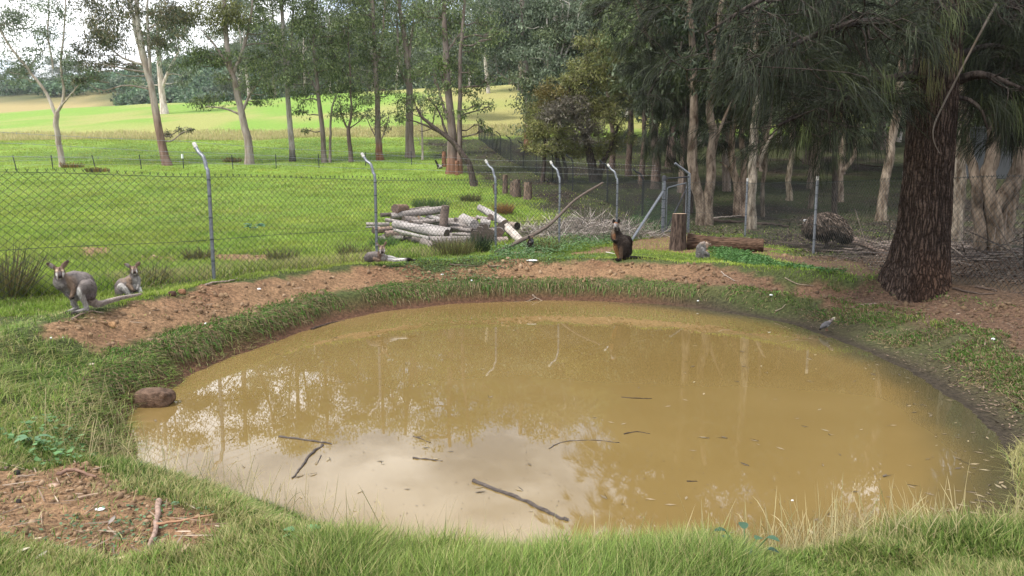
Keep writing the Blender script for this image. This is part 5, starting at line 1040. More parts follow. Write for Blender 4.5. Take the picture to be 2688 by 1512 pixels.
# small dark wallaby (crop 1360,600 x18.1)
pr = [('e', (620, 480, 0), (95, 85, 85), DG), ('c', [(640, 500, -20, 70), (700, 600, -60, 46)], (.10, .10, .11)), ('e', (525, 375, 10), (46, 80, 16), FB, (0, -.2, 0)), ('e', (660, 370, 20), (30, 95, 14), (.25, .16, .11), (0, 1.0, 0)),
      ('c', [(590, 540, 30, 90), (570, 680, 50, 130), (560, 860, 60, 165), (550, 1000, 60, 150)], DG), ('e', (440, 860, 60), (60, 190, 80), (.28, .26, .24)), ('e', (710, 830, 60), (52, 180, 80), (.24, .21, .19)), ('c', [(470, 700, -10, 44), (460, 820, -40, 38), (510, 850, -60, 28)], FB), ('c', [(680, 720, 0, 40), (690, 840, -40, 34), (650, 880, -60, 24)], FB),
      ('e', (540, 960, -20), (70, 90, 60), (.20, .10, .06)), ('c', [(440, 1050, -10, 55), (420, 1120, -40, 40)], (.22, .15, .11)), ('c', [(660, 1040, 0, 55), (680, 1110, -40, 40)], DG), ('c', [(420, 1020, 80, 50), (340, 1080, 120, 36), (280, 1130, 140, 16)], (.13, .11, .09))]
creature('wallaby', 'small dark young wallaby sitting at the fence under the leaning pole', 'wallaby', (1390, 664), 18.1, (550, 1130), pr, [((580, 590, -60), (70, 22, 80), (.42, .38, .34), .8), ((700, 620, -80), (40, 40, 60), FB, .9)], eyes=[(640, 520, -78, 16)], voxel=15, fur=(9000, 50, 8), y0=13)
# grooming young grey wallaby (crop 1810,610 x18.1)
LG = (.20, .185, .175); LP = (.27, .21, .17)
pr = [('c', [(640, 430, 60, 85), (520, 500, 60, 120), (440, 640, 60, 140), (430, 820, 60, 150), (450, 1000, 60, 150)], LG), ('e', (760, 470, 40), (110, 85, 80), LP), ('c', [(780, 520, 20, 70), (790, 600, -10, 40)], (.35, .24, .18)), ('e', (910, 470, 40), (22, 90, 12), LP, (0, .95, 0)), ('e', (775, 400, 60), (22, 60, 12), (.5, .42, .28), (0, -.2, 0)),
      ('e', (560, 760, 0), (150, 190, 110), LG), ('c', [(680, 520, 0, 60), (720, 640, -30, 34), (720, 700, -40, 24)], LG), ('c', [(560, 700, -60, 90), (680, 860, -70, 84), (820, 920, -60, 66)], LG), ('e', (840, 1000, 0), (80, 130, 80), LG), ('c', [(840, 960, -20, 60), (850, 1160, -40, 48)], LG), ('c', [(380, 900, 0, 80), (330, 1080, 0, 60)], LG), ('c', [(420, 950, -60, 55), (420, 1160, -80, 44)], LG), ('c', [(620, 960, -40, 70), (700, 1130, -60, 55)], LG), ('c', [(400, 1080, 100, 60), (300, 1130, 220, 40)], LG)]
creature('wallaby', 'light grey young wallaby bent over grooming itself beside the fallen log', 'wallaby', (1842, 680), 18.1, (560, 1190), pr, [((560, 420, 20), (120, 60, 120), LP, .7), ((600, 780, -80), (90, 130, 80), (.30, .30, .31), .7)], eyes=[], voxel=14, fur=(12000, 60, 9), y0=12)
# emu (crop 2090,540 x9.06), just behind the fence
EB = (.17, .135, .11); ED = (.05, .04, .035)
def emu_extra(root, W, k):
    mb = MB(); n = 8000; c = np.array(W((700, 560, 120))); r = np.array([545, 340, 335])*k
    s = nrm(RNG.normal(size=(n, 3))); s = s[s[:, 2] > -.8]; n = len(s); P = c+s*r*np.array([1, 1, 1])*.97; 
    P[:, 2] -= (np.maximum(P[:, 0]-c[0], 0)**2)*.45/(600*k)
    D = s*.42+np.array([[.5, 0, -.45]])+RNG.normal(size=(n, 3))*.22+np.stack([.6*(s[:, 0] > .2), 0*s[:, 0], -.5*np.ones(n)], 1)*.5
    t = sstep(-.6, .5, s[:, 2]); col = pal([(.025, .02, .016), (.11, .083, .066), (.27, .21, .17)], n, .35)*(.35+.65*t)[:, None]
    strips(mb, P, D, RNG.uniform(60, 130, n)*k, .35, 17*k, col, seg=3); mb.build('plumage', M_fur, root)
pr = [('e', (700, 560, 120), (430, 225, 240), EB, (0, .18, 0)), ('e', (950, 650, 120), (200, 160, 190), EB, (0, .6, 0)), ('e', (330, 500, 120), (140, 110, 130), EB), ('c', [(300, 480, 100, 110), (220, 520, 80, 70), (190, 470, 70, 34), (175, 430, 60, 24)], ED), ('c', [(175, 430, 60, 26), (150, 425, 50, 22), (135, 450, 45, 12)], (.62, .62, .62)), ('c', [(240, 560, 80, 60), (200, 650, 70, 46), (190, 690, 60, 26)], ED),
      ('c', [(740, 780, 60, 90), (745, 880, 40, 50), (750, 960, 30, 28), (770, 1150, 20, 22), (775, 1300, 20, 24), (720, 1320, 0, 16)], (.09, .07, .06)), ('c', [(740, 860, 220, 80), (720, 960, 240, 30), (700, 1120, 240, 24), (690, 1290, 240, 24), (640, 1300, 230, 16)], (.09, .07, .06)), ('c', [(775, 1300, 20, 18), (850, 1310, 60, 12)], (.09, .07, .06))]
creature('emu', 'shaggy brown emu with its head down behind the straight fence post', 'emu', (2172, 662), 9.06, (760, 1200), pr, [((180, 460, 60), (40, 60, 60), (.6, .6, .6), .8)], voxel=18, fur=None, y0=14, extra=emu_extra, mpp_mul=1.0, zoff=-.02)
# small bird at the water's edge (crop 2120,820 x20.7)
GB = (.13, .125, .13)
def bird_extra(root, W, k):
    for a, b_ in (((1000, 960, 0), (985, 1090, 10)), ((1060, 950, 60), (1060, 1085, 70))):
        mb = MB(); tube(mb, [W(a), W(b_)], 11*k, ns=6, C=(.3, .12, .09)); tube(mb, [W(b_), W((b_[0]+70, b_[1]+10, b_[2]-20))], 9*k, ns=6, C=(.3, .12, .09)); mb.build('leg', M_fur, root)
    mb = MB(); tube(mb, [W((1440, 400, -20)), W((1400, 460, -50)), W((1385, 500, -60))], [20*k, 12*k, 3*k], ns=7, C=(.5, .48, .3)); mb.build('beak', M_fur, root)
    mb = MB(); P = np.array([W((780, 820, -80)), W((980, 640, -150)), W((1150, 620, -150)), W((1120, 760, -150)), W((960, 880, -130))]); V = np.vstack([P, P+np.array([0, 20*k, 0])]); mb.add(V, T=[[0, 1, 2], [0, 2, 3], [0, 3, 4], [5, 7, 6], [5, 8, 7], [5, 9, 8]], C=(.115, .11, .11)); mb.build('wing', M_fur, root)
pr = [('c', [(1160, 620, 0, 100), (980, 740, 0, 165), (830, 840, 0, 130), (720, 940, 0, 72)], GB), ('c', [(1180, 560, 0, 80), (1270, 480, 0, 62), (1370, 380, 0, 66)], (.27, .22, .20)), ('e', (1385, 365, 0), (78, 68, 62), (.42, .38, .24)), ('c', [(700, 980, 0, 52), (640, 1060, 0, 34), (615, 1120, 0, 22)], FB)]
creature('bird', 'small grey bird with black tail drinking at the right water edge', 'bird', (2168, 875), 20.7, (1000, 1095), pr, [((1110, 860, -60), (60, 130, 120), (.40, .40, .39), .8), ((1230, 470, -40), (50, 36, 60), FB, .8), ((1440, 350, 0), (50, 60, 60), (.6, .56, .4), .8), ((620, 1130, 0), (30, 20, 40), FW, .8)], eyes=[(1360, 350, -58, 11)], voxel=14, fur=None, y0=6, extra=bird_extra, zoff=.03)
# ---------------------------------------------------------------- logs, stumps, sticks
def log_obj(name, label, a, b, r0, r1=None, col=(.42, .37, .33), endc=(.20, .155, .12), group=None, cat='log', split=0.0, hollow=False, ns=22, m=None):
    a = Vector(a); b = Vector(b); r1 = r1 or r0; mb = MB(); d = (b-a); sd = RNG.integers(0, 9999); n = max(8, int(d.length/.09))
    mid = (a+b)/2+Vector(RNG.normal(size=3)*d.length*.008); S = spline([a, mid, b], n); R = np.linspace(r0, r1, n)
    def dp(RR, th, P):
        t = np.arange(len(P))[:, None]*.6; q = vnoise(np.cos(th)[None]*2.2+sd, np.sin(th)[None]*2.2, t*.35, 3)-.5; f = np.abs(vnoise(np.cos(th)[None]*6+sd, np.sin(th)[None]*6, t*.15, 4)-.5)
        out = RR*(1+.26*q-.07*(1-sstep(.02, .14, f)))
        if split: out = out*np.where(np.cos(th)[None] > .1, 1-split*np.cos(th)[None], 1)
        return out
    cc = np.repeat(np.asarray(col)[None]*(.8+.4*vnoise(np.arange(n)*.5, sd, 0, 7))[:, None], 1, 0)
    tube(mb, S, R, ns=ns, C=cc, disp=dp, capC=endc)
    o = mb.build(name, m or M_log, None, a); return tag(o, label, cat, group)
def Z(X, Y_, Yd): return at(930+X/4.954, 500+Y_/4.954, Yd)
def yd(y): return 19.7-(y-230)*(2.7/510)
W1 = (.33, .295, .27); W2 = (.25, .215, .19); W3 = (.15, .125, .105); WH = (.42, .39, .365); EN = (.10, .08, .065); EL = (.26, .17, .11)
LP_ = [  # x0,y0,x1,y1,r0,r1,depth0,depth1,col,end,label
 (530, 240, 670, 235, 50, 46, -.5, 0, (.30, .2, .14), (.17, .12, .10), 'short cut round lying on top at the left of the log pile'),
 (345, 320, 620, 298, 24, 20, 0, .2, W3, EN, 'dark weathered log under the short round at the back left'),
 (475, 335, 1140, 250, 38, 45, .0, .2, W1, EN, 'long pale log running across the upper left of the pile'),
 (665, 262, 975, 224, 18, 22, .5, .6, W2, EN, 'thin grey log along the back top of the pile'),
 (405, 382, 790, 440, 20, 18, -.1, .1, W1, EN, 'thin plank like log at the left sloping down to the right'),
 (520, 440, 1200, 570, 40, 52, 0, -.2, WH, EN, 'thick whitish log with dark end, biggest in the middle of the pile'),
 (740, 430, 1260, 530, 34, 36, .2, .2, WH, EN, 'whitish log just above the thickest one'),
 (780, 395, 1520, 478, 26, 34, .5, .4, W1, EN, 'long slim pale log crossing the centre of the pile'),
 (520, 515, 975, 622, 15, 17, -.6, -.5, WH, WH, 'split white rail resting on the front left of the pile'),
 (155, 440, 460, 442, 20, 24, 0, .1, W1, EN, 'grey log poking out furthest left, upper one'),
 (150, 478, 330, 474, 8, 9, -.1, 0, WH, WH, 'thin white stick poking out at the far left of the pile'),
 (245, 520, 480, 500, 34, 30, -.2, 0, (.36, .26, .2), EN, 'brownish log at the lower left with a dark end'),
 (400, 570, 570, 560, 34, 34, -.1, 0, (.34, .25, .21), EN, 'short reddish log low at the left of the pile'),
 (640, 390, 900, 400, 50, 40, .1, .5, W2, EN, 'short log pointing forward left of the centre with dark cut face'),
 (730, 440, 900, 460, 44, 40, -.2, .3, W2, EN, 'short log pointing forward below the thin plank'),
 (830, 372, 970, 402, 36, 34, .2, .5, W1, EL, 'short chunk wedged in the middle top of the pile'),
 (940, 335, 1130, 385, 28, 26, .5, .6, WH, EL, 'whitish log behind the upright post on its left'),
 (1060, 320, 1140, 345, 26, 24, .8, .9, W1, EL, 'short pale log end right behind the upright post'),
 (1190, 395, 1560, 440, 40, 36, .4, .3, W1, EN, 'pale log lying right of the upright post'),
 (1410, 360, 1560, 445, 50, 54, .3, -.1, WH, WH, 'short white log tilted down with round cut face'),
 (1480, 352, 1600, 378, 18, 18, .7, .7, (.4, .32, .26), EL, 'small brown log at the back right of centre'),
 (1630, 225, 1960, 430, 36, 42, .5, -.3, WH, (.3, .22, .16), 'long pale log slanting down at the right with a sawn end'),
 (1640, 410, 1770, 430, 42, 40, .1, .2, WH, EL, 'short pale round in front of the slanting log'),
 (1990, 445, 2120, 462, 34, 40, .5, .0, (.4, .33, .28), (.03, .025, .02), 'log with a dark hollow end at the far right'),
 (1985, 480, 2200, 690, 46, 36, -.2, -.9, (.56, .50, .44), WH, 'broad pale slab leaning down at the right front of the pile'),
 (1730, 575, 1800, 545, 62, 60, -.9, 1.0, W2, EN, 'thick log seen end on beside the third fence post'),
 (1585, 600, 1640, 575, 58, 55, -1.0, 1.0, W2, EN, 'thick log seen end on at the dark rush clump'),
 (1880, 545, 1900, 520, 48, 46, -.8, .9, W2, (.14, .10, .08), 'log seen end on just right of the third fence post'),
 (1900, 470, 1920, 450, 40, 40, -.5, .8, W1, EN, 'log seen end on under the sawn end of the slanting log'),
 (1630, 512, 1660, 500, 34, 34, -.7, .8, W2, EN, 'smaller dark log seen end on at the centre right'),
 (1700, 480, 1720, 470, 36, 36, -.3, .8, W1, EN, 'log seen end on left of the third post, upper row'),
 (1770, 350, 1800, 345, 34, 30, -.2, .9, W2, (.16, .12, .1), 'grey log end high behind the third post'),
 (985, 645, 1540, 640, 36, 38, -.3, -.2, W1, EN, 'bottom log along the front of the pile behind the brown rushes'),
 (1700, 668, 1985, 650, 42, 40, -.3, -.2, (.38, .31, .27), EN, 'bottom log under the right end of the pile'),
 (900, 672, 1040, 740, 40, 34, -.3, -.7, W2, EN, 'broken log stub at the front foot of the pile'),
 (420, 610, 760, 640, 26, 30, .5, .4, W3, EN, 'shadowed dark log at the bottom left of the pile'), (1050, 700, 1500, 700, 30, 32, -.2, -.2, W3, EN, 'lowest dark log half buried behind the brown rushes'), (1480, 680, 1960, 700, 34, 30, -.1, -.2, W3, EN, 'lowest dark log at the right, under the leaning slab'), (560, 470, 760, 500, 28, 28, .6, .6, W3, EN, 'dark log deep inside the left of the pile'), (1260, 500, 1620, 520, 32, 34, .5, .5, (.40, .34, .3), EN, 'grey log deep inside the centre right of the pile'),
 (760, 640, 930, 660, 34, 34, .0, .0, W2, EN, 'low log in shadow under the white rail'),
 (1170, 600, 1620, 575, 34, 34, .2, .3, W1, EN, 'pale log below the thickest one, centre of the pile')]
for x0, y0_, x1, y1, ra, rb, d0, d1, col, en, lb in LP_:
    Ya = yd(y0_)+d0; Yb = yd(y1)+d1; k = 18.0/FPX/4.954*1.28; log_obj('log', lb, Z(x0, y0_, Ya), Z(x1, y1, Yb), ra*k, rb*k, col=tuple(np.array(col)*.92), endc=en)
for i in range(26):
    cx_, cy_ = RNG.uniform(480, 1850), RNG.uniform(360, 620); hl = RNG.uniform(70, 230); sl = RNG.uniform(-.12, .28); ra = RNG.uniform(13, 26); Yq = yd(cy_)+RNG.uniform(-.1, .5); k = 18.0/FPX/4.954*1.2
    log_obj('log', 'thin weathered grey log lying jumbled among the others inside the log pile', Z(cx_-hl, cy_-hl*sl, Yq), Z(cx_+hl, cy_+hl*sl, Yq+RNG.uniform(-.4, .4)), ra*k, ra*k*.9, col=tuple(np.array([.26, .23, .21])*RNG.uniform(.6, 1.3)), endc=EN, group='loose thin logs of the pile')
bpost = Z(1150, 400, 18.6); log_obj('wooden_post', 'weathered upright post standing in the log pile', (bpost.x, bpost.y, bpost.z-.35), tuple(Z(1190, 195, 18.6)), .115, .10, col=(.17, .13, .11), endc=(.2, .16, .13), cat='post')
# upright stump by the gate and hollow log
sb = gnd(1778, 655, 12); k = sb.y/FPX
mb = MB(); n = 40; S = spline([(sb.x, sb.y, sb.z-.1), (sb.x+.01, sb.y, sb.z+.3), (sb.x+3*k, sb.y, sb.z+93*k)], n); R = np.interp(np.linspace(0, 1, n), [0, .12, .3, .7, 1], [25, 24, 22, 19.5, 18.5])*k
tube(mb, S, R, ns=90, C=(.09, .066, .054), disp=lambda RR, th, P: RR*(1+.13*(vnoise(np.cos(th)[None]*2.5, np.sin(th)[None]*2.5, P[:, 2:3]*1.2, 3)-.5)-.07*np.abs(vnoise(np.cos(th)[None]*9, np.sin(th)[None]*9, P[:, 2:3]*2.0, 4)-.5)*2-.25*np.exp(-((np.mod(th[None]-4.9+.5*np.sin(P[:, 2:3]*5)+3.14, 6.28)-3.14)/.16)**2)*sstep(sb.z+.62, sb.z+.3, P[:, 2:3])), cap=False)
rt = empty('tree_stump', tuple(sb), 'tall upright reddish brown log stump with a pale sawn top', 'stump'); mb.build('bark', M_barkdark, rt, sb)
tp = S[-1]; mb = MB(); a_ = np.linspace(0, 6.283, 60, endpoint=False); V = [tp+np.array([0, 0, .006])]; C = [(.42, .30, .2)]
for j, f in enumerate(np.linspace(.1, .985, 9)): V += [tp+np.array([math.cos(q)*R[-1]*f, math.sin(q)*R[-1]*f, .006+.002*math.sin(j*2)]) for q in a_]; C += [(.40, .28, .19) if j % 2 else (.50, .36, .25)]*60
T = [[0, 1+i, 1+(i+1) % 60] for i in range(60)]; Q = [[1+j*60+i, 1+(j+1)*60+i, 1+(j+1)*60+(i+1) % 60, 1+j*60+(i+1) % 60] for j in range(8) for i in range(60)]
mb.add(np.array(V), T=T, Q=Q, C=np.array(C)); mb.build('sawn_top', M_bits, rt, sb)
h0 = gnd(1812, 655, 13); h1 = gnd(2006, 660, 13); kk = h0.y/FPX
mb = MB(); n = 34; S = spline([h0+Vector((-.05, .1, .13)), (h0+h1)/2+Vector((0, .1, .12)), h1+Vector((0, .05, .12))], n); R = np.interp(np.linspace(0, 1, n), [0, .15, .6, 1], [26, 22, 19, 17])*kk
tube(mb, S, R, ns=60, C=(.10, .066, .046), disp=lambda RR, th, P: RR*(1+.3*(vnoise(np.cos(th)[None]*2+9, np.sin(th)[None]*2, P[:, 0:1]*2.2, 3)-.5)-.12*np.abs(vnoise(np.cos(th)[None]*7, np.sin(th)[None]*7, P[:, 0:1]*1.5, 4)-.5)*2), capC=(.02, .015, .012))  # solid ends: near-black caps paint the dark inside of the hollow
tag(mb.build('fallen_log', M_barkx, None, h0), 'rotten reddish fallen log lying right of the upright stump', 'log')
log_obj('log', 'small round billet of wood beside the right end of the rotten log', gnd(1936, 652, 13)+Vector((0, -.1, .1)), gnd(1950, 652, 13)+Vector((.04, .15, .12)), .08, .08, col=(.30, .2, .14), endc=(.4, .27, .17))
# leaning pole across the fence
p0 = gnd(1302, 664, 13); p1 = at(1582, 480, 16.9); pm = at(1440, 592, 15.9); pm2 = at(1510, 525, 16.5); pm1 = at(1370, 630, 15.4)
mb = MB(); S = spline([p0, pm1, pm, pm2, p1], 40); tube(mb, S, np.linspace(.046, .026, 40), ns=12, C=(.15, .12, .10), disp=lambda RR, th, P: RR*(1+.25*(vnoise(P[:, 0:1]*5, th[None], 0, 5)-.5))); tube(mb, [S[4], S[4]+np.array([-.05, 0, .12])], [.02, .01], ns=6, C=(.2, .16, .13))
tag(mb.build('fallen_branch', M_log, None, p0), 'long grey dead branch leaning diagonally against the fence', 'branch')
# cut posts and stumps in the paddock behind
def stump(px, pb, pt, w, label, col=(.20, .12, .085), top=(.45, .36, .26), y0=18, name='tree_stump', cat='stump', lean=0):
    b = gnd(px, pb, y0); k = b.y/FPX; rt = empty(name, tuple(b), label, cat); mb = MB(); t = b+Vector((lean*k, 0, (pb-pt)*k)); r = w*k/2
    sd = px; tube(mb, spline([b-Vector((0, 0, .1)), (b+t)/2, t], 12), np.linspace(r*1.2, r, 12), ns=22, C=col, disp=lambda RR, th, P: RR*(1+.25*(vnoise(np.cos(th)[None]*2+sd, np.sin(th)[None]*2, P[:, 2:3]*1.5, 6)-.5)), cap=False); mb.build('bark', M_barkdark, rt, b)
    mb = MB(); q = np.linspace(0, 6.283, 20, endpoint=False); V = [tuple(t+Vector((0, 0, .01)))]+[(t.x+math.cos(a)*r*.95, t.y+math.sin(a)*r*.95, t.z+r*.12*math.cos(a)) for a in q]; mb.add(np.array(V), T=[[0, 1+i, 1+(i+1) % 20] for i in range(20)], C=top); mb.build('sawn_top', M_bits, rt, b)
stump(1166, 438, 399, 10, 'red brown cut trunk standing left of the tall double trunked gum', (.23, .12, .08))
stump(1200, 460, 423, 11, 'slim cut trunk touching the right foot of the double trunked gum', (.23, .12, .08))
stump(1249, 486, 472, 10, 'short pale sawn stump right beside the leaning dark tree', (.33, .26, .2))
stump(1326, 508, 460, 12, 'leftmost of the cut posts behind the fence, slim with a slanted top', (.15, .11, .09), y0=20)
stump(1346, 512, 477, 13, 'low cut post between the slim and the thick one', (.17, .13, .10), y0=20)
stump(1356, 517, 472, 19, 'thick cut post with a pale top, tallest of its cluster', (.15, .11, .09), y0=20)
stump(1385, 524, 479, 20, 'rightmost thick cut post of the cluster behind the tussock', (.19, .14, .11), y0=20)
stump(1302, 508, 484, 9, 'dark leaning stub beside the third bent fence post', (.12, .09, .07), y0=20, lean=-6)
b = gnd(1152, 443, 25); mb = MB(); k = b.y/FPX
for a_, c_, r_, cl in (((0, 0, 3), (-5, 0, 14), 4, (.03, .025, .02)), ((-5, 0, 14), (-9, 0, 22), 3, (.02, .015, .015)), ((-2, 0, 3), (8, 0, 7), 4, (.5, .48, .46)), ((8, 0, 7), (11, 0, 14), 2, (.02, .015, .015)), ((-4, 0, 2), (9, 0, 1.5), 3, (.05, .04, .035)), ((-3, 0, 5), (3, 0, 11), 2.5, (.5, .46, .44))):
    tube(mb, [b+Vector(a_)*k, b+Vector(c_)*k], [r_*k, r_*k*.7], ns=8, C=cl)
tag(mb.build('burnt_stub', M_log, None, b), 'small black and white burnt stub in the grass left of the cut trunk', 'stump')
def stick(label, pts, r, col=(.3, .24, .19), name='stick', y0=1.2, z=None, up=.012, taper=.5, cat='stick', group=None, ns=7, fork=None):
    P = [(gnd(p[0], p[1], y0) if z is None else atz(p[0], p[1], z)) for p in pts]; P = [p+Vector((0, 0, up)) for p in P]; mb = MB(); n = max(8, 4*len(P))
    S = spline(P, n)+RNG.normal(size=(n, 3))*r*.25; tube(mb, S, np.linspace(r, r*taper, n), ns=ns, C=col)
    if fork:
        for f in fork: Q = [(gnd(p[0], p[1], y0) if z is None else atz(p[0], p[1], z))+Vector((0, 0, up)) for p in f]; tube(mb, spline(Q, 8), np.linspace(r*.6, r*.3, 8), ns=6, C=col)
    return tag(mb.build(name, M_log, None, P[0]), label, cat, group)
wsurf = WZ
DKW = (.10, .085, .075)
stick('bent dark stick floating in the left of the pond, upper straight piece', [(733, 1147), (790, 1154), (845, 1162), (872, 1166)], .010, DKW, z=wsurf, up=.001)
stick('dark curved stick floating in the left of the pond below the straight piece', [(848, 1168), (815, 1195), (790, 1228), (770, 1256)], .011, DKW, z=wsurf, up=.001)
stick('short dark twig floating right of the curved stick', [(843, 1196), (834, 1216)], .005, DKW, z=wsurf, up=.001)
stick('long half sunk branch near the front middle of the pond', [(1243, 1264), (1300, 1286), (1360, 1308), (1420, 1335), (1470, 1360), (1492, 1366)], .014, DKW, z=wsurf, up=.0, taper=.8)
stick('forked twig floating in the middle of the pond', [(1085, 1146), (1105, 1152), (1130, 1163)], .006, DKW, z=wsurf, up=.001, fork=[[(1095, 1149), (1110, 1144)]])
stick('straight twig floating in the middle front of the pond', [(1083, 1203), (1120, 1206), (1160, 1211)], .007, DKW, z=wsurf, up=.001)
stick('thin dark twig floating right of centre, upper one', [(1631, 1043), (1670, 1046), (1711, 1047)], .006, (.06, .045, .035), z=wsurf, up=.001)
stick('slightly arched dark twig floating right of centre, lower one', [(1638, 1140), (1670, 1134), (1706, 1139)], .006, (.06, .045, .035), z=wsurf, up=.001)
stick('forked twig with a leaf floating in the reflection edge', [(1440, 1178), (1480, 1160), (1560, 1156), (1625, 1163)], .005, DKW, z=wsurf, up=.001)
stick('small dark twig floating at the front right of centre', [(1803, 1264), (1832, 1264)], .005, (.06, .045, .035), z=wsurf, up=.001)
stick('dark curved branch lying on the mud at the far left water edge', [(818, 868), (850, 856), (880, 848), (905, 846)], .018, (.07, .05, .04), up=.01, y0=5)
stick('branch lying at the middle of the far water edge', [(1398, 776), (1408, 785), (1424, 794)], .014, (.28, .22, .17), up=.01, y0=9, fork=[[(1405, 784), (1380, 796), (1350, 797)]])
stick('curved bark strip standing out of the near left soil', [(416, 1322), (414, 1352), (408, 1400), (395, 1440), (372, 1484)], .014, (.34, .24, .19), up=.012, name='bark_strip', cat='bark strip')
stick('reddish straight twig crossing the bark strip at the near left', [(412, 1393), (470, 1382), (568, 1366)], .007, (.40, .23, .14), up=.02)
stick('short brown stick with pale end on the near left soil', [(150, 1256), (200, 1250), (255, 1264)], .011, (.24, .15, .11), up=.02)
stick('thin curved twig at the upper edge of the near left soil', [(15, 1237), (60, 1222), (110, 1216), (165, 1218)], .006, (.22, .17, .13), up=.015)
stick('small straight twig left of the short brown stick', [(48, 1258), (92, 1256)], .006, (.26, .2, .15), up=.012)
stick('small twig on the soil below the short brown stick', [(206, 1313), (256, 1303)], .006, (.38, .28, .2), up=.012)
stick('thin root along the dirt edge below the larger wallaby', [(190, 845), (215, 832), (245, 824), (272, 829)], .010, (.28, .21, .16), up=.02, y0=4)
stick('grey branch lying along the bank at the foot of the nearest post', [(540, 752), (570, 745), (600, 742), (622, 736)], .014, (.33, .27, .22), up=.02, y0=6)
stick('long thin branch on the grass below the small dark wallaby', [(1300, 676), (1350, 668), (1410, 666), (1430, 668)], .016, (.30, .22, .15), up=.03, y0=11)
stick('short brown stick lying on the red berm in the middle', [(1284, 702), (1305, 703), (1325, 707)], .014, (.26, .19, .14), up=.02, y0=10)
stick('thin dark stick lying left of the short brown one on the berm', [(1180, 697), (1220, 700), (1260, 703)], .009, (.16, .12, .1), up=.02, y0=10)
stick('forked pale twig on the dirt below the young wallaby', [(1893, 717), (1905, 727), (1930, 742)], .008, (.42, .37, .31), up=.02, y0=9, fork=[[(1905, 727), (1895, 730)]])
stick('long thin twig at the edge of the bright grass on the right', [(2060, 735), (2095, 750), (2135, 755)], .008, (.30, .24, .18), up=.02, y0=8)
stick('flat stick lying on the bare ground left of the big trunk', [(2260, 805), (2300, 803)], .014, (.28, .21, .17), up=.015, y0=6)
stick('white peeled stick lying beside the dark standing wallaby', [(1590, 667), (1613, 672)], .012, (.62, .58, .5), up=.04, y0=11)
stick('curved pale twig on the right bank above the bird', [(2035, 822), (2050, 815), (2062, 806)], .008, (.34, .27, .2), up=.02, y0=7)
stick('thick mossy log sloping behind the emu', [(2226, 632), (2262, 652), (2320, 678)], .085, (.17, .125, .10), up=.07, y0=13, name='log', cat='log', taper=.9, ns=14)
for lb, pts, r in (('dark log on the ground right of the twin paperbark', [(1868, 582), (1920, 586), (1960, 584)], .07), ('second dark log behind the straight fence posts', [(1985, 590), (2030, 592), (2070, 598)], .06), ('pale fallen branch lying behind the twin paperbark', [(1866, 575), (1905, 572), (1945, 568)], .035),
                   ('black branch lying on the soil right of the big trunk', [(2558, 755), (2590, 762), (2616, 766)], .018), ('long dark branch along the lower right fence', [(2500, 760), (2580, 776), (2688, 772)], .014), ('dark bare branch lying beyond the broad paperbark', [(2258, 432), (2300, 438), (2370, 440)], .05)):
    stick(lb, pts, r, (.10, .075, .06) if 'pale' not in lb else (.4, .34, .28), up=r*.8, y0=8, name='fallen_branch', cat='branch')
# brush pile of dead twigs and the leaf litter (nobody could count these)
mb = MB(); n = 5200; c = np.array([atz(1470+0*i, 600, 0) for i in range(1)])
X = RNG.normal(1.9, 1.35, n); Y = RNG.normal(19.6, 1.1, n); k = (X > .2) & (X < 5.0) & (Y > 17.0+(X-1)*.7) & (Y < 22.8); X, Y = X[k], Y[k]; n = len(X); hh = .55*np.exp(-((X-1.9)/1.7)**2-((Y-19.6)/1.5)**2)
P = np.stack([X, Y, Hg(X, Y)+RNG.random(n)*hh], 1); D = RNG.normal(size=(n, 3))*np.array([1, .8, .65])
strips(mb, P, D, RNG.uniform(.15, .75, n), RNG.uniform(-.2, .4, n), RNG.uniform(.006, .016, n), pal([(.15, .12, .10), (.28, .235, .2), (.42, .37, .33), (.12, .085, .06)], n, .3), seg=4)
tag(mb.build('brush_pile', M_bits), 'heap of grey dead twigs and brush between log pile and corner post', 'brush pile', kind='stuff')
mb = MB(); n = 900; X = RNG.normal(8.4, .9, n); Y = RNG.normal(14.6, .9, n); k = X > 6.4; X, Y = X[k], Y[k]; n = len(X); P = np.stack([X, Y, Hg(X, Y)+RNG.random(n)*.15], 1); D = RNG.normal(size=(n, 3))*np.array([1, .5, .12])
strips(mb, P, D, RNG.uniform(.3, 1.4, n), .05, RNG.uniform(.012, .03, n), pal([(.10, .08, .07), (.20, .16, .13), (.06, .045, .04)], n, .3), seg=4)
tag(mb.build('brush_pile', M_bits), 'low heap of dead sticks on the ground behind the emu', 'brush pile', kind='stuff')
def litter(name, label, X, Y, L, cols, up=.006, wr=.35, flat=.25, zf=None):
    n = len(X); P = np.stack([X, Y, (Hg(X, Y) if zf is None else np.full(n, zf))+up*RNG.random(n)*2], 1); D = RNG.normal(size=(n, 3)); D[:, 2] *= flat
    mb = MB(); kites(mb, P, D, L*RNG.uniform(.4, 1.3, n), L*wr, pal(cols, n, .35), nz=np.tile([[0, 0, 1.]], (n, 1))+RNG.normal(size=(n, 3))*flat)
    return tag(mb.build(name, M_bits), label, 'leaf litter', kind='stuff')
LC = [(.20, .13, .085), (.32, .24, .17), (.10, .07, .05), (.42, .35, .27)]
X, Y = scatter(150000, 1050, 2950, 9, 75, 1.0); dm, lit, d, mud, right = masks(X, Y); k = (lit > .4) & (RNG.random(len(X)) < .75)
litter('leaf_litter', 'brown leaf litter and bark scraps covering the wood floor', X[k], Y[k], .055+.0022*Y[k], [(.075, .052, .036), (.12, .09, .065), (.04, .03, .022), (.18, .145, .115)], up=.012)
X, Y = scatter(26000, 1500, 2900, 4, 14, 1.2); d = pond_sd(X, Y); k = (d > .1) & (X > 1.2) & (X < 6.2) & (RNG.random(len(X)) < .6)
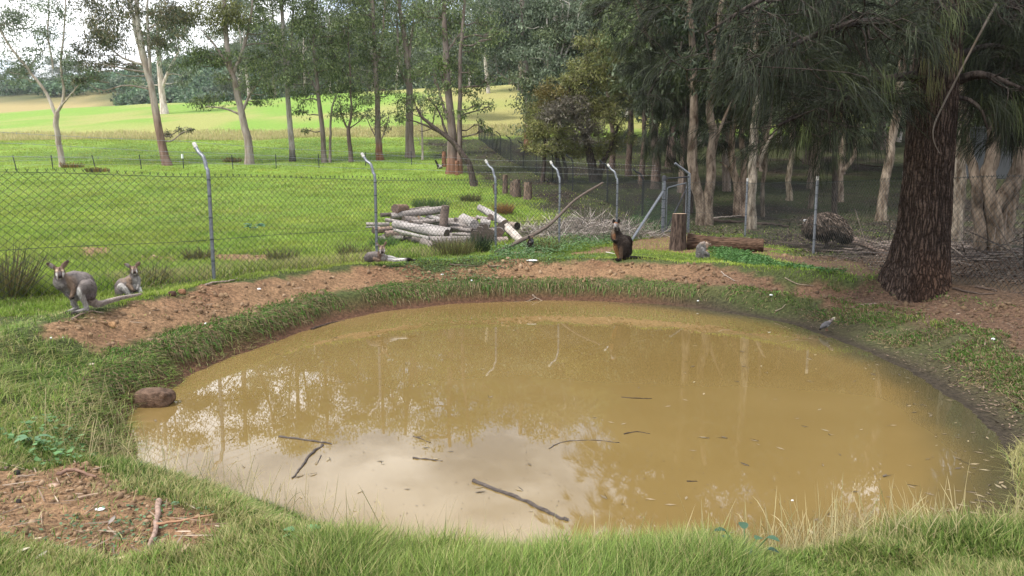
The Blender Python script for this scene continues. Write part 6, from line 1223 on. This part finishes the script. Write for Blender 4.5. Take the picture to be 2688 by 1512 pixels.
litter('leaf_litter', 'small brown leaves and bark bits on the right hand bank', X[k], Y[k], .04, [(.12, .08, .055), (.19, .14, .10), (.06, .042, .03)])
# clods and pebbles on the bare soil
X, Y = scatter(230000, -200, 2900, 2.0, 14, 1.6); dm, lit, d, mud, right = masks(X, Y); k = (dm > .5) & (d > .05) & (RNG.random(len(X)) < .30+.7*sstep(.5, .7, fbm(X*2, Y*2, 3, 88))) & (X < 6.2)
X, Y = X[k], Y[k]; n = len(X); V0, F0 = icos(1); r = (RNG.random(n)**8*.030+.0035)*(.14+.12*Y); P = np.stack([X, Y, Hg(X, Y)+r*.2], 1)
Vv = P[:, None, :]+V0[None]*r[:, None, None]*(RNG.uniform(.6, 1.2, (n, 1, 3)))*(1+.3*RNG.normal(size=(n, len(V0), 1)))
c = pal([(.18, .112, .064), (.26, .172, .098), (.15, .094, .055), (.31, .215, .135)], n, .2)*(1-.45*right[k])[:, None]  # right-hand clods darkened to go with the shaded soil colour
mb = MB(); mb.add(Vv.reshape(-1, 3), T=(np.arange(n)[:, None, None]*len(V0)+F0[None]).reshape(-1, 3), C=np.repeat(c, len(V0), 0))
tag(mb.build('dirt_clods', M_bits, smooth=False), 'loose reddish clods and pebbles on the bare soil', 'clods', kind='stuff')
n = 2600; X, Y = scatter(n, -200, 2900, 2.0, 13, 1.6); dm, lit, d, mud, right = masks(X, Y); k = (dm > .3) & (d > .1); X, Y = X[k], Y[k]; n = len(X); D = RNG.normal(size=(n, 3)); D[:, 2] *= .15
mb = MB(); strips(mb, np.stack([X, Y, Hg(X, Y)+.012], 1), D, RNG.uniform(.04, .2, n), 0, .006, pal([(.36, .26, .18), (.16, .11, .08), (.45, .36, .27)], n, .3), seg=2)
tag(mb.build('twig_litter', M_bits), 'tiny twigs and straw scattered over the bare soil', 'twigs', kind='stuff')
# floating litter
X, Y = scatter(13000, 250, 2720, 3, 12, 1.2); d = pond_sd(X, Y); k = (d < -.03) & (RNG.random(len(X)) < .10+.9*sstep(-.6, -.05, d)*sstep(.5, 2.5, X)); X, Y = X[k], Y[k]
n = len(X); big = RNG.random(n) < .16; L = np.where(big, RNG.uniform(.03, .075, n), RNG.uniform(.008, .02, n)); P = np.stack([X, Y, np.full(n, WZ+.003)], 1); D = RNG.normal(size=(n, 3)); D[:, 2] = 0
mb = MB(); kites(mb, P, D, L, L*.3, np.where(big[:, None], pal([(.10, .08, .06), (.26, .20, .12), (.30, .25, .16)], n, .2), pal([(.07, .05, .035), (.14, .10, .06)], n)), nz=np.tile([[0, 0, 1.]], (n, 1)))
k = big; tw = RNG.random(k.sum()) < .5; Pk = P[k][tw]; strips(mb, Pk+np.array([0, 0, .003]), D[k][tw]+RNG.normal(size=(tw.sum(), 3))*np.array([1, 1, 0]), L[k][tw]*1.2, 0, .004, pal([(.06, .05, .04)], tw.sum()), seg=2)
tag(mb.build('floating_litter', M_bits), 'bits of leaf, bark and specks floating on the muddy water', 'litter', kind='stuff')
# stones and scraps
def stone(label, px, py, w, h, col, name='stone', y0=1.2, z=None, seed=1, sink=.3, matx=None, cat='stone'):
    b = gnd(px, py, y0) if z is None else atz(px, py, z); k = b.y/FPX; V, F = icos(4); V = V.copy()
    q = np.sign(V)*np.abs(V)**(.62 if name == 'rock' else .86); q = q*(1+(.34 if name == 'rock' else .16)*(vnoise(V[:, 0]*1.6+seed, V[:, 1]*1.6, V[:, 2]*1.6, seed)-.5)[:, None]+.05*(vnoise(V[:, 0]*6+seed, V[:, 1]*6, V[:, 2]*6, seed)-.5)[:, None])
    q = q*np.array([w/2, w*.33, h*.62])*k; q[:, 2] += h*.62*k*(1-sink*1.2); mb = MB(); mb.add(q+np.array(b), T=F, C=col)
    return tag(mb.build(name, matx or M_stone, None, b), label, cat)
stone('rounded brown rock sitting in the water at the left of the pond', 405, 1062, 98, 44, (.13, .085, .06), name='rock', z=WZ, seed=3, cat='rock')
stone('small orange stone on the red dirt below the two grey wallabies', 295, 858, 19, 14, (.45, .28, .15), y0=4, seed=5)
stone('dark brown clod on the ridge above the orange stone', 452, 776, 22, 12, (.08, .045, .035), y0=5, seed=6)
stone('rust coloured lump on the dirt ridge beside the dark clod', 478, 772, 20, 12, (.27, .145, .085), y0=5, seed=7)
stone('pale flat stone at the end of the dirt near the lower left grass', 238, 962, 24, 7, (.5, .44, .36), y0=3, seed=8)
stone('flat pinkish stone chip on the near left soil', 142, 1277, 30, 7, (.5, .36, .28), seed=9)
stone('dark round dropping at the upper left of the near soil', 46, 1246, 16, 12, (.03, .03, .03), seed=10, cat='dropping', name='dropping')
stone('dark round dropping lower on the near left soil', 50, 1324, 14, 12, (.05, .045, .045), seed=11, cat='dropping', name='dropping')
for i, (px, py, w, h, lb) in enumerate([(134, 890, 8, 6, 'leftmost white scrap at the left tip of the dirt berm'), (166, 889, 6, 5, 'rightmost white scrap at the left tip of the dirt berm'), (680, 762, 12, 7, 'white feather on the berm right of the nearest fence post'), (540, 852, 8, 6, 'white scrap on the grass rim in the left middle'),
                                        (262, 1340, 32, 7, 'white splash of droppings on the near left soil'), (1396, 686, 34, 6, 'white litter in the grass in front of the small dark wallaby'), (1238, 738, 6, 5, 'white fleck on the rim in the middle'), (1832, 794, 7, 4, 'white feather at the far right water edge below the young wallaby'), (2024, 777, 10, 6, 'white feather on the right bank grass'), (2607, 893, 12, 8, 'white feather on the bare ground at the far right'), (2080, 1315, 9, 5, 'white feather floating at the front right'), (2158, 1370, 9, 6, 'white fleck in the straw at the front right'), (1161, 722, 10, 4, 'white scrap on the berm in front of the lying wallaby')]):
    stone(lb, px, py, w*.85, h*.6, (.7, .7, .7), name='white_scrap', seed=20+i, matx=M_white, cat='scrap', sink=.1, **({'z': WZ} if 'floating' in lb else {'y0': 2}))
# broad leaved plant and mallow in front
def rosette(label, px, py, n, L, h, cols, name='broadleaf_plant', z=None):
    b = gnd(px, py) if z is None else atz(px, py, z); rt = empty(name, tuple(b), label, 'plant'); mb = MB(); st = MB()
    for i in range(n):
        a = 6.283*i/n+RNG.uniform(-.4, .4); t = b+Vector((math.cos(a)*h*.5, math.sin(a)*h*.35, h*RNG.uniform(.6, 1.1))); tube(st, [b, (b+t)/2+Vector((0, 0, h*.15)), t], .003, ns=5, C=(.12, .18, .07)); 
        l = L*RNG.uniform(.7, 1.15); u = np.array([math.cos(a), math.sin(a), RNG.uniform(-.1, .35)]); u /= np.linalg.norm(u); s = np.cross(u, [0, 0, 1]); s /= np.linalg.norm(s); nn = np.cross(s, u)
        m_ = 9; ww = np.sin(np.linspace(.12, 1, m_)*math.pi)**.8*.36*l; col = pal(cols, 1)[0]; V = []; 
        for j in range(m_):
            q = np.array(t)+u*l*j/(m_-1)-nn*0-np.array([0, 0, 1])*l*.22*(j/(m_-1))**2; V += [q-s*ww[j]+nn*ww[j]*.35, q, q+s*ww[j]+nn*ww[j]*.35]
        Q = [[3*j+o, 3*j+o+1, 3*j+o+4, 3*j+o+3] for j in range(m_-1) for o in (0, 1)]; mb.add(np.array(V), Q=Q, C=col)
    mb.build('leaves', M_leaf, rt, b); st.build('stems', M_leaf, rt, b)
rosette('broad leaved blue green plant growing in the front grass on the right', 1955, 1506, 8, .06, .16, [(.04, .095, .055), (.065, .13, .075)])
rosette('round leaved pale weed in the grass at the near bottom middle', 800, 1452, 9, .05, .085, [(.11, .21, .08), (.15, .27, .11)], name='mallow_plant')
rosette('round leaved weed in the bottom left lawn beside the soil', 90, 1180, 8, .06, .07, [(.11, .21, .10), (.16, .28, .14)], name='mallow_plant')
rosette('blue green thistle clump behind the fence right of the nearest post', 668, 610, 16, .22, .22, [(.12, .24, .15), (.16, .30, .2)], name='thistle')
# dead leaves lying in front
for i, (px, py, a, lb) in enumerate([(108, 1480, 1.2, 'grey curled dead leaf at the bottom left corner'), (52, 1466, .5, 'pale narrow dead leaf left of the grey curled one'), (485, 1458, 1.3, 'brown dead leaf standing at the right of the near soil'), (295, 1385, 1.5, 'grey bark flake in the middle of the near soil'), (306, 1488, .2, 'yellow dead leaf at the bottom edge of the near soil')]):
    b = gnd(px, py); mb = MB(); u = np.array([math.cos(a), math.sin(a)*.6, .25]); s = np.array([-u[1], u[0], 0]); L_ = .075; V = []
    for j in range(7):
        w = math.sin(max(.05, j/6)*math.pi*.95)*.016; q = np.array(b)+np.array([0, 0, .02])+u*L_*(j/6-.5); V += [q-s*w+np.array([0, 0, .006]), q, q+s*w+np.array([0, 0, .006])]
    mb.add(np.array(V), Q=[[3*j+o, 3*j+o+1, 3*j+o+4, 3*j+o+3] for j in range(6) for o in (0, 1)], C=[(.30, .26, .22), (.42, .38, .28), (.36, .27, .18), (.27, .23, .2), (.5, .42, .24)][i])
    tag(mb.build('dead_leaf', M_bits, None, b), lb, 'leaf')
# corrugated shed glimpsed behind the right hand trunks
b = at(2640, 420, 44); b.z = H1(b.x, b.y); rt = empty('corrugated_shed', tuple(b), 'pale corrugated metal shed glimpsed through the trunks right of the big tree', 'shed')
mb = MB(); n = 150; x = np.linspace(-3.4, 3.4, n)
for i in range(24):
    z0, z1 = i*.1, i*.1+.1; 
M_shed = mat('corrugated_metal', rough=.4, spec=.5, metal=.3, attr=False, base=(.12, .125, .13))
zz = np.linspace(-.3, 3.0, 180); V = np.array([[xx, .03*math.sin(z*2*math.pi/.12), z] for z in zz for xx in (-3.4, 3.4)]); Q = [[2*i, 2*i+1, 2*i+3, 2*i+2] for i in range(len(zz)-1)]
mb.add(V+np.array(b), Q=Q); V2 = np.array([[-3.4, 0, -.3], [-3.4, 0, 3], [-3.4, 3.5, 3.4], [-3.4, 3.5, -.3], [3.4, 0, -.3], [3.4, 0, 3], [3.4, 3.5, 3.4], [3.4, 3.5, -.3]]); mb.add(V2+np.array(b), Q=[[0, 1, 2, 3], [4, 7, 6, 5], [3, 2, 6, 7]]); mb.build('wall', M_shed, rt, b)
mb = MB(); V = []; xs = np.linspace(-3.7, 3.7, 160)
for xx in xs: V += [[xx, -.35, 3.0+.02*math.sin(xx*2*math.pi/.12)], [xx, 3.8, 3.5+.02*math.sin(xx*2*math.pi/.12)]]
mb.add(np.array(V)+np.array(b), Q=[[2*i, 2*i+2, 2*i+3, 2*i+1] for i in range(159)]); mb.build('roof', M_shed, rt, b)

# ---------------------------------------------------------------- aerial haze
import bmesh
bm = bmesh.new(); bmesh.ops.create_cube(bm, size=1); me = bpy.data.meshes.new('haze'); 
for v in bm.verts: v.co = Vector((v.co.x*1700, v.co.y*1700+250, (v.co.z+.5)*165-4))
bm.to_mesh(me); bm.free(); hz = bpy.data.objects.new('haze', me); COL.objects.link(hz); hm = bpy.data.materials.new('pale_air'); hm.use_nodes = True; hn = hm.node_tree.nodes; hn.clear()
ho = hn.new('ShaderNodeOutputMaterial'); hv = hn.new('ShaderNodeVolumePrincipled'); hv.inputs['Color'].default_value = (.92, .95, 1, 1); hv.inputs['Density'].default_value = .00022; hv.inputs['Anisotropy'].default_value = .3
hm.node_tree.links.new(hv.outputs[0], ho.inputs['Volume']); me.materials.append(hm); tag(hz, 'thin pale haze in the air over the paddock and hills', 'haze', kind='stuff')
